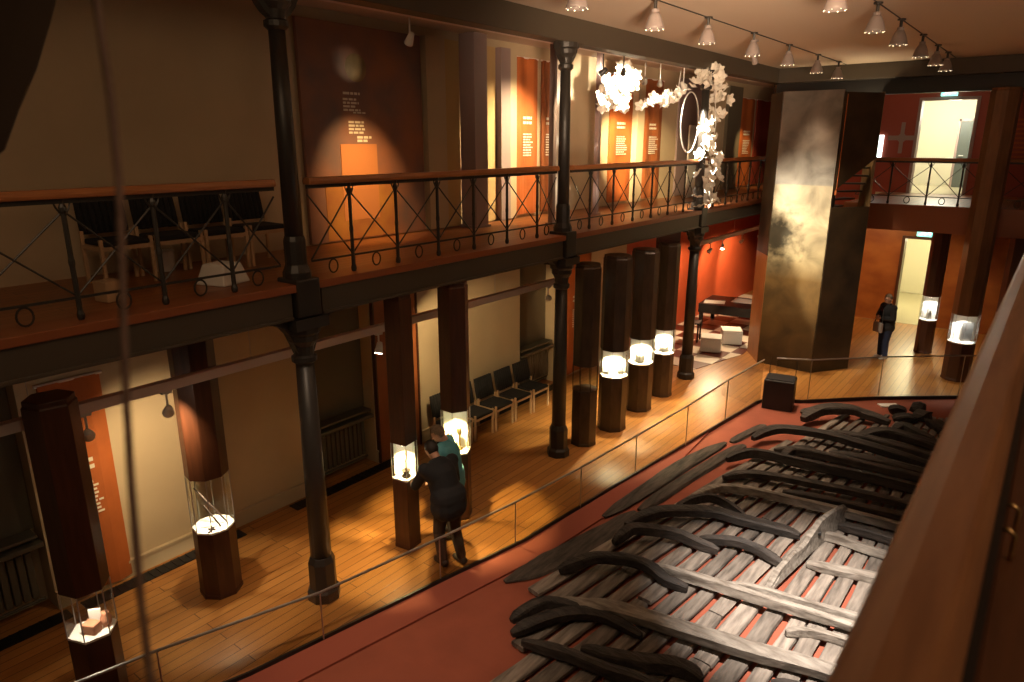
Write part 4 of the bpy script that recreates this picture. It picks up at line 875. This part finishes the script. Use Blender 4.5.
# ================================================================== PEOPLE
def bake(o, voxel, smooth=3):
    k = o.modifiers.new('r', 'REMESH'); k.mode = 'VOXEL'; k.voxel_size = voxel; k.use_smooth_shade = True
    s_ = o.modifiers.new('s', 'SMOOTH'); s_.factor = .5; s_.iterations = smooth
    bpy.context.view_layer.update()
    dg = bpy.context.evaluated_depsgraph_get()
    me = bpy.data.meshes.new_from_object(o.evaluated_get(dg)); old = o.data; m = old.materials[0]
    o.modifiers.clear(); o.data = me; me.materials.clear(); me.materials.append(m); bpy.data.meshes.remove(old)
    me.polygons.foreach_set('use_smooth', [True]*len(me.polygons))
def person(label, loc, rz, h, lean, head_pitch, arms, legs, top, bottom, hair, shoe, long_hair=False, bulk=1., head_yaw=0):
    """local: faces +y; arms = {side: (elbow, wrist)}, legs = {side: (knee, ankle)} in metres for a 1.7 m body"""
    k = h/1.7; t = thing('person', label, 'person', loc, rz)
    hipc = Vector((0, 0, .93))
    R = Matrix.Rotation(-lean, 3, 'X')
    def up(p): return (hipc + R @ (Vector(p) - hipc))*k
    sh = {s: up((s*.175*bulk, 0, 1.39)) for s in (-1, 1)}
    neck0, neck1 = up((0, -.01, 1.42)), up((0, .01, 1.5))
    RH = R @ Matrix.Rotation(-head_pitch, 3, 'X') @ Matrix.Rotation(head_yaw, 3, 'Z')
    hc = neck1 + RH @ Vector((0, .025, .105))*k
    def H(p): return hc + RH @ Vector(p)*k
    mb = MB()
    # torso, neck, head with face
    mb.capsule(up((0, 0, .95)), up((0, 0, 1.08)), .145*k*bulk, .13*k*bulk); mb.capsule(up((0, 0, 1.08)), up((0, 0, 1.3)), .13*k*bulk, .15*k*bulk)
    for s in (-1, 1): mb.capsule(up((s*.07, 0, 1.28)), sh[s], .12*k*bulk, .07*k)
    mb.capsule(neck0, neck1, .062*k, .055*k); mb.capsule(neck1, H((0, -.01, -.02)), .055*k, .06*k)
    mb.ball(H((0, 0, .01)), (.076*k, .094*k, .112*k), 20, 14, RH); mb.ball(H((0, .035, -.055)), (.052*k, .052*k, .05*k), 14, 10, RH)
    mb.capsule(H((0, .092, .012)), H((0, .108, -.022)), .009*k, .014*k)
    for s in (-1, 1):
        mb.ball(H((s*.078, -.008, -.005)), (.012*k, .02*k, .03*k), 10, 8, RH)
        mb.capsule(H((s*.015, .092, .028)), H((s*.05, .078, .026)), .009*k, .008*k)
    mb.capsule(H((-.02, .085, -.055)), H((.02, .085, -.055)), .008*k, .008*k)
    for s in (-1, 1):
        kn, an = [Vector(p)*k for p in legs[s]]; hp = Vector((s*.095, 0, .9))*k
        mb.capsule(hp, kn, .088*k, .058*k); mb.capsule(kn, an, .056*k, .038*k); mb.capsule(an + Vector((0, -.03, -.035))*k, an + Vector((0, .14, -.045))*k, .035*k, .03*k)
        el, wr = [Vector(p)*k for p in arms[s]]
        mb.capsule(sh[s], el, .052*k, .042*k); mb.capsule(el, wr, .04*k, .028*k)
        d = (wr-el).normalized(); sd = d.cross(Vector((0, 0, 1)));
        sd = sd.normalized() if sd.length > .05 else Vector((0, 1, 0))
        nm = sd.cross(d).normalized(); pc = wr + d*.045*k
        for q in (-.024, -.008, .008, .024): mb.capsule(wr + sd*q*.6*k, wr + d*.085*k + sd*q*1.1*k, .016*k, .013*k, 8)
        for q, L in ((-.03, .062), (-.011, .078), (.009, .074), (.028, .058)):
            b0 = wr + d*.088*k + sd*q*k; b1 = b0 + (d*.8 - nm*.35).normalized()*L*.5*k; b2 = b1 + (d*.45 - nm*.85).normalized()*L*.5*k
            mb.capsule(b0, b1, .0095*k, .0085*k, 8); mb.capsule(b1, b2, .0085*k, .0075*k, 8)
        b0 = wr + d*.03*k - sd*.03*k; b1 = b0 + (d*.7 - sd*.7).normalized()*.04*k; b2 = b1 + (d*.95 - nm*.3).normalized()*.032*k
        mb.capsule(b0, b1, .012*k, .0105*k, 8); mb.capsule(b1, b2, .0105*k, .0085*k, 8)
    o = mb.build('body', 'skin', t); bake(o, .0075, 2)
    mb = MB()
    for s in (-1, 1): mb.ball(H((s*.032, .083, .012)), (.012*k, .008*k, .008*k), 10, 8, RH)
    mb.build('eyes', 'hairdark', t, smooth=True)
    # hair
    mb = MB(); mb.ball(H((0, -.012, .028)), (.087*k, .1*k, .11*k), 24, 16, RH)
    inv = RH.inverted()
    kill = []
    for v in mb.bm.verts:
        q = inv @ (v.co - hc)/k
        if (q.y > .035 and q.z < .062) or q.z < (-.11 if long_hair else -.055) or (q.y > .0 and q.z < .01): kill.append(v)
    bmesh.ops.delete(mb.bm, geom=kill, context='VERTS')
    o = mb.build('hair', hair, t, smooth=True); sf = o.modifiers.new('thick', 'SOLIDIFY'); sf.thickness = .012
    # top
    mb = MB(); g = .022
    mb.capsule(up((0, 0, .9)), up((0, 0, 1.08)), (.155+g)*k*bulk, (.14+g)*k*bulk); mb.capsule(up((0, 0, 1.08)), up((0, 0, 1.3)), (.14+g)*k*bulk, (.15+g*.8)*k*bulk)
    for s in (-1, 1):
        mb.capsule(up((s*.07, 0, 1.28)), sh[s], (.12+g)*k*bulk, (.07+g)*k); el, wr = [Vector(p)*k for p in arms[s]]
        mb.capsule(sh[s], el, (.055+g)*k, (.045+g)*k); mb.capsule(el, el.lerp(wr, .9), (.045+g)*k, (.034+g*.7)*k)
    mb.capsule(up((0, 0, 1.4)), up((0, 0, 1.45)), .085*k, .072*k)
    mb.capsule(Vector((-.045, -.01, .86))*k, Vector((.045, -.01, .86))*k, .17*k*bulk, .17*k*bulk); mb.capsule(Vector((-.04, -.005, .98))*k, Vector((.04, -.005, .98))*k, .17*k*bulk, .17*k*bulk)
    o = mb.build('jacket' if top in ('jacket',) else 'shirt', top, t); bake(o, .012, 4)
    mb = MB()
    mb.capsule(Vector((-.05, 0, .93))*k, Vector((.05, 0, .93))*k, .15*k*bulk, .15*k*bulk)
    for s in (-1, 1):
        kn, an = [Vector(p)*k for p in legs[s]]; hp = Vector((s*.095, 0, .9))*k
        mb.capsule(hp, kn, .112*k, .078*k); mb.capsule(kn, kn.lerp(an, .92), .078*k, .066*k)
    o = mb.build('trousers', bottom, t); bake(o, .012, 4)
    for s in (-1, 1):
        an = Vector(legs[s][1])*k
        mb = MB(); mb.capsule(an + Vector((0, -.045, -.03))*k, an + Vector((0, .14, -.045))*k, .05*k, .04*k); mb.capsule(an, an + Vector((0, -.02, -.03))*k, .05*k, .05*k)
        for v in mb.bm.verts: v.co.z = max(v.co.z, 0.0)
        mb.build('shoe', shoe, t, smooth=True)
    return t
person('person in a black jacket bending toward the slim lit case, back to the viewer', (-5.6, 5.9, 0), math.radians(80), 1.7, .42, .3,
       {-1: ((-.25, .36, 1.08), (-.1, .55, .98)), 1: ((.27, .2, 1.06), (.12, .46, .98))}, {-1: ((-.1, .09, .48), (-.1, .02, .085)), 1: ((.11, .02, .48), (.12, -.1, .085))}, 'jacket', 'trouser', 'hairdark', 'shoe', bulk=1.22)
person('person in a teal shirt with grey hair looking into the slim lit case', (-6.02, 6.42, 0), math.radians(125), 1.68, .14, .45,
       {-1: ((-.28, .16, 1.1), (-.16, .38, 1.02)), 1: ((.28, .12, 1.08), (.2, .34, .92))}, {-1: ((-.1, .03, .48), (-.1, -.02, .085)), 1: ((.1, .05, .48), (.11, .0, .085))}, 'teal', 'trouser', 'hairgrey', 'shoe', bulk=1.08)
p3 = person('distant person in a dark jacket and jeans standing before the lower doorway', (-3.0, 19.4, 0), math.radians(140), 1.66, .03, .1,
       {-1: ((-.27, .06, 1.12), (-.06, .24, 1.12)), 1: ((.27, .06, 1.12), (.06, .25, 1.16))}, {-1: ((-.09, .03, .48), (-.09, 0, .085)), 1: ((.09, .02, .48), (.1, .0, .085))}, 'jacket', 'navy', 'hairgrey', 'whitepaint', long_hair=True)
t = thing('shoulder_bag', 'pale grey shoulder bag at the hip of the distant person', 'bag', (-3.16, 19.2, .72), math.radians(140))
mb = MB(); mb.bx(-.15, .15, -.04, .04, 0, .26); mb.build('pouch', 'lampshade', t, bevel=.03)
mb = MB(); mb.tube([(-.13, 0, .24), (-.1, -.02, .5), (.0, -.05, .72), (.08, -.02, .5), (.13, 0, .24)], .012, 6); mb.build('strap', 'iron', t)

# ================================================================== FOREGROUND: OUR OWN GALLERY RAIL, ROPE, DRAPE
t = thing('gallery_handrail', 'wide brown wooden handrail of the viewer\'s own gallery, close at right', 'railing', (0, 0, GZ))
mb = MB(); mb.prism([(-.082, 1.05), (-.074, 1.085), (-.05, 1.092), (-.012, 1.092), (0, 1.082), (0, 1.04), (-.075, 1.04)], 'y', -.6, 17.5); mb.build('top_rail', 'nearrail', t, bevel=.006)
mb = MB(); mb.bx(.008, .2, -.6, 17.5, .9, .93); mb.build('inner_shelf', 'nearboard', t, bevel=.006)
mb = MB(); mb.bx(-.012, .008, -.6, 17.5, .86, 1.04); mb.build('apron', 'blackbox', t)
for y in (1.02, 1.1):
    mb = MB(); mb.tube([(.01, y, .97), (.016, y, .972), (.024, y, .966), (.024, y, .95), (.024, y, .93)], .003, 8); mb.build('brass_hook', 'brass', t, smooth=True)
for k in range(9):
    mb = MB(); mb.bx(.02, .06, .4+2.1*k, .44+2.1*k, -.04, .9); mb.build('post', 'iron', t)
# foreground: a dark rope and the edge of a dark drape hanging close at the left
mb = MB(); mb.tube([(-0.56, 0.25, 7.14), (-0.531, 0.234, 5.7325), (-0.5202, 0.2295, 5.4625), (-0.5022, 0.2214, 5.4009), (-0.4896, 0.216, 5.3757), (-0.4711, 0.2048, 5.3208), (-0.4531, 0.189, 5.255), (-0.441, 0.1769, 5.1952), (-0.4302, 0.1678, 5.1471), (-0.4172, 0.157, 5.0723), (-0.4104, 0.1521, 5.0111), (-0.4, 0.148, 4.9), (-0.39, 0.14, 3.5), (-0.39, 0.14, -0.05)], .0025, 8)
tag(mb.build('hanging_rope', 'rope', smooth=True), 'thin dark rope hanging close to the viewer at the left of the picture', 'rope')
mb = MB(); rr = []
for x, y, z in [(-1.5, .75, 7.14), (-1.52, .7, 6.4), (-1.541, .627, 5.657), (-1.544, .593, 5.568), (-1.55, .556, 5.479), (-1.563, .52, 5.407), (-1.571, .488, 5.336), (-1.649, .396, 5.246), (-1.9, .15, 5.15)]:
    e = Vector((x, y, z)); L = Vector((-.79, -.61, 0)); N = Vector((-.61, .79, 0)); A = []; B = []
    for k in range(13):
        q = e + L*.09*k + N*.03*math.sin(k*1.9); A.append(q - N*.004); B.append(q + N*.004)
    rr.append(A + B[::-1])
mb.rings(rr); tag(mb.build('hanging_drape', 'gauze', smooth=True), 'dark blurred drape hanging close at the upper left corner', 'drape')
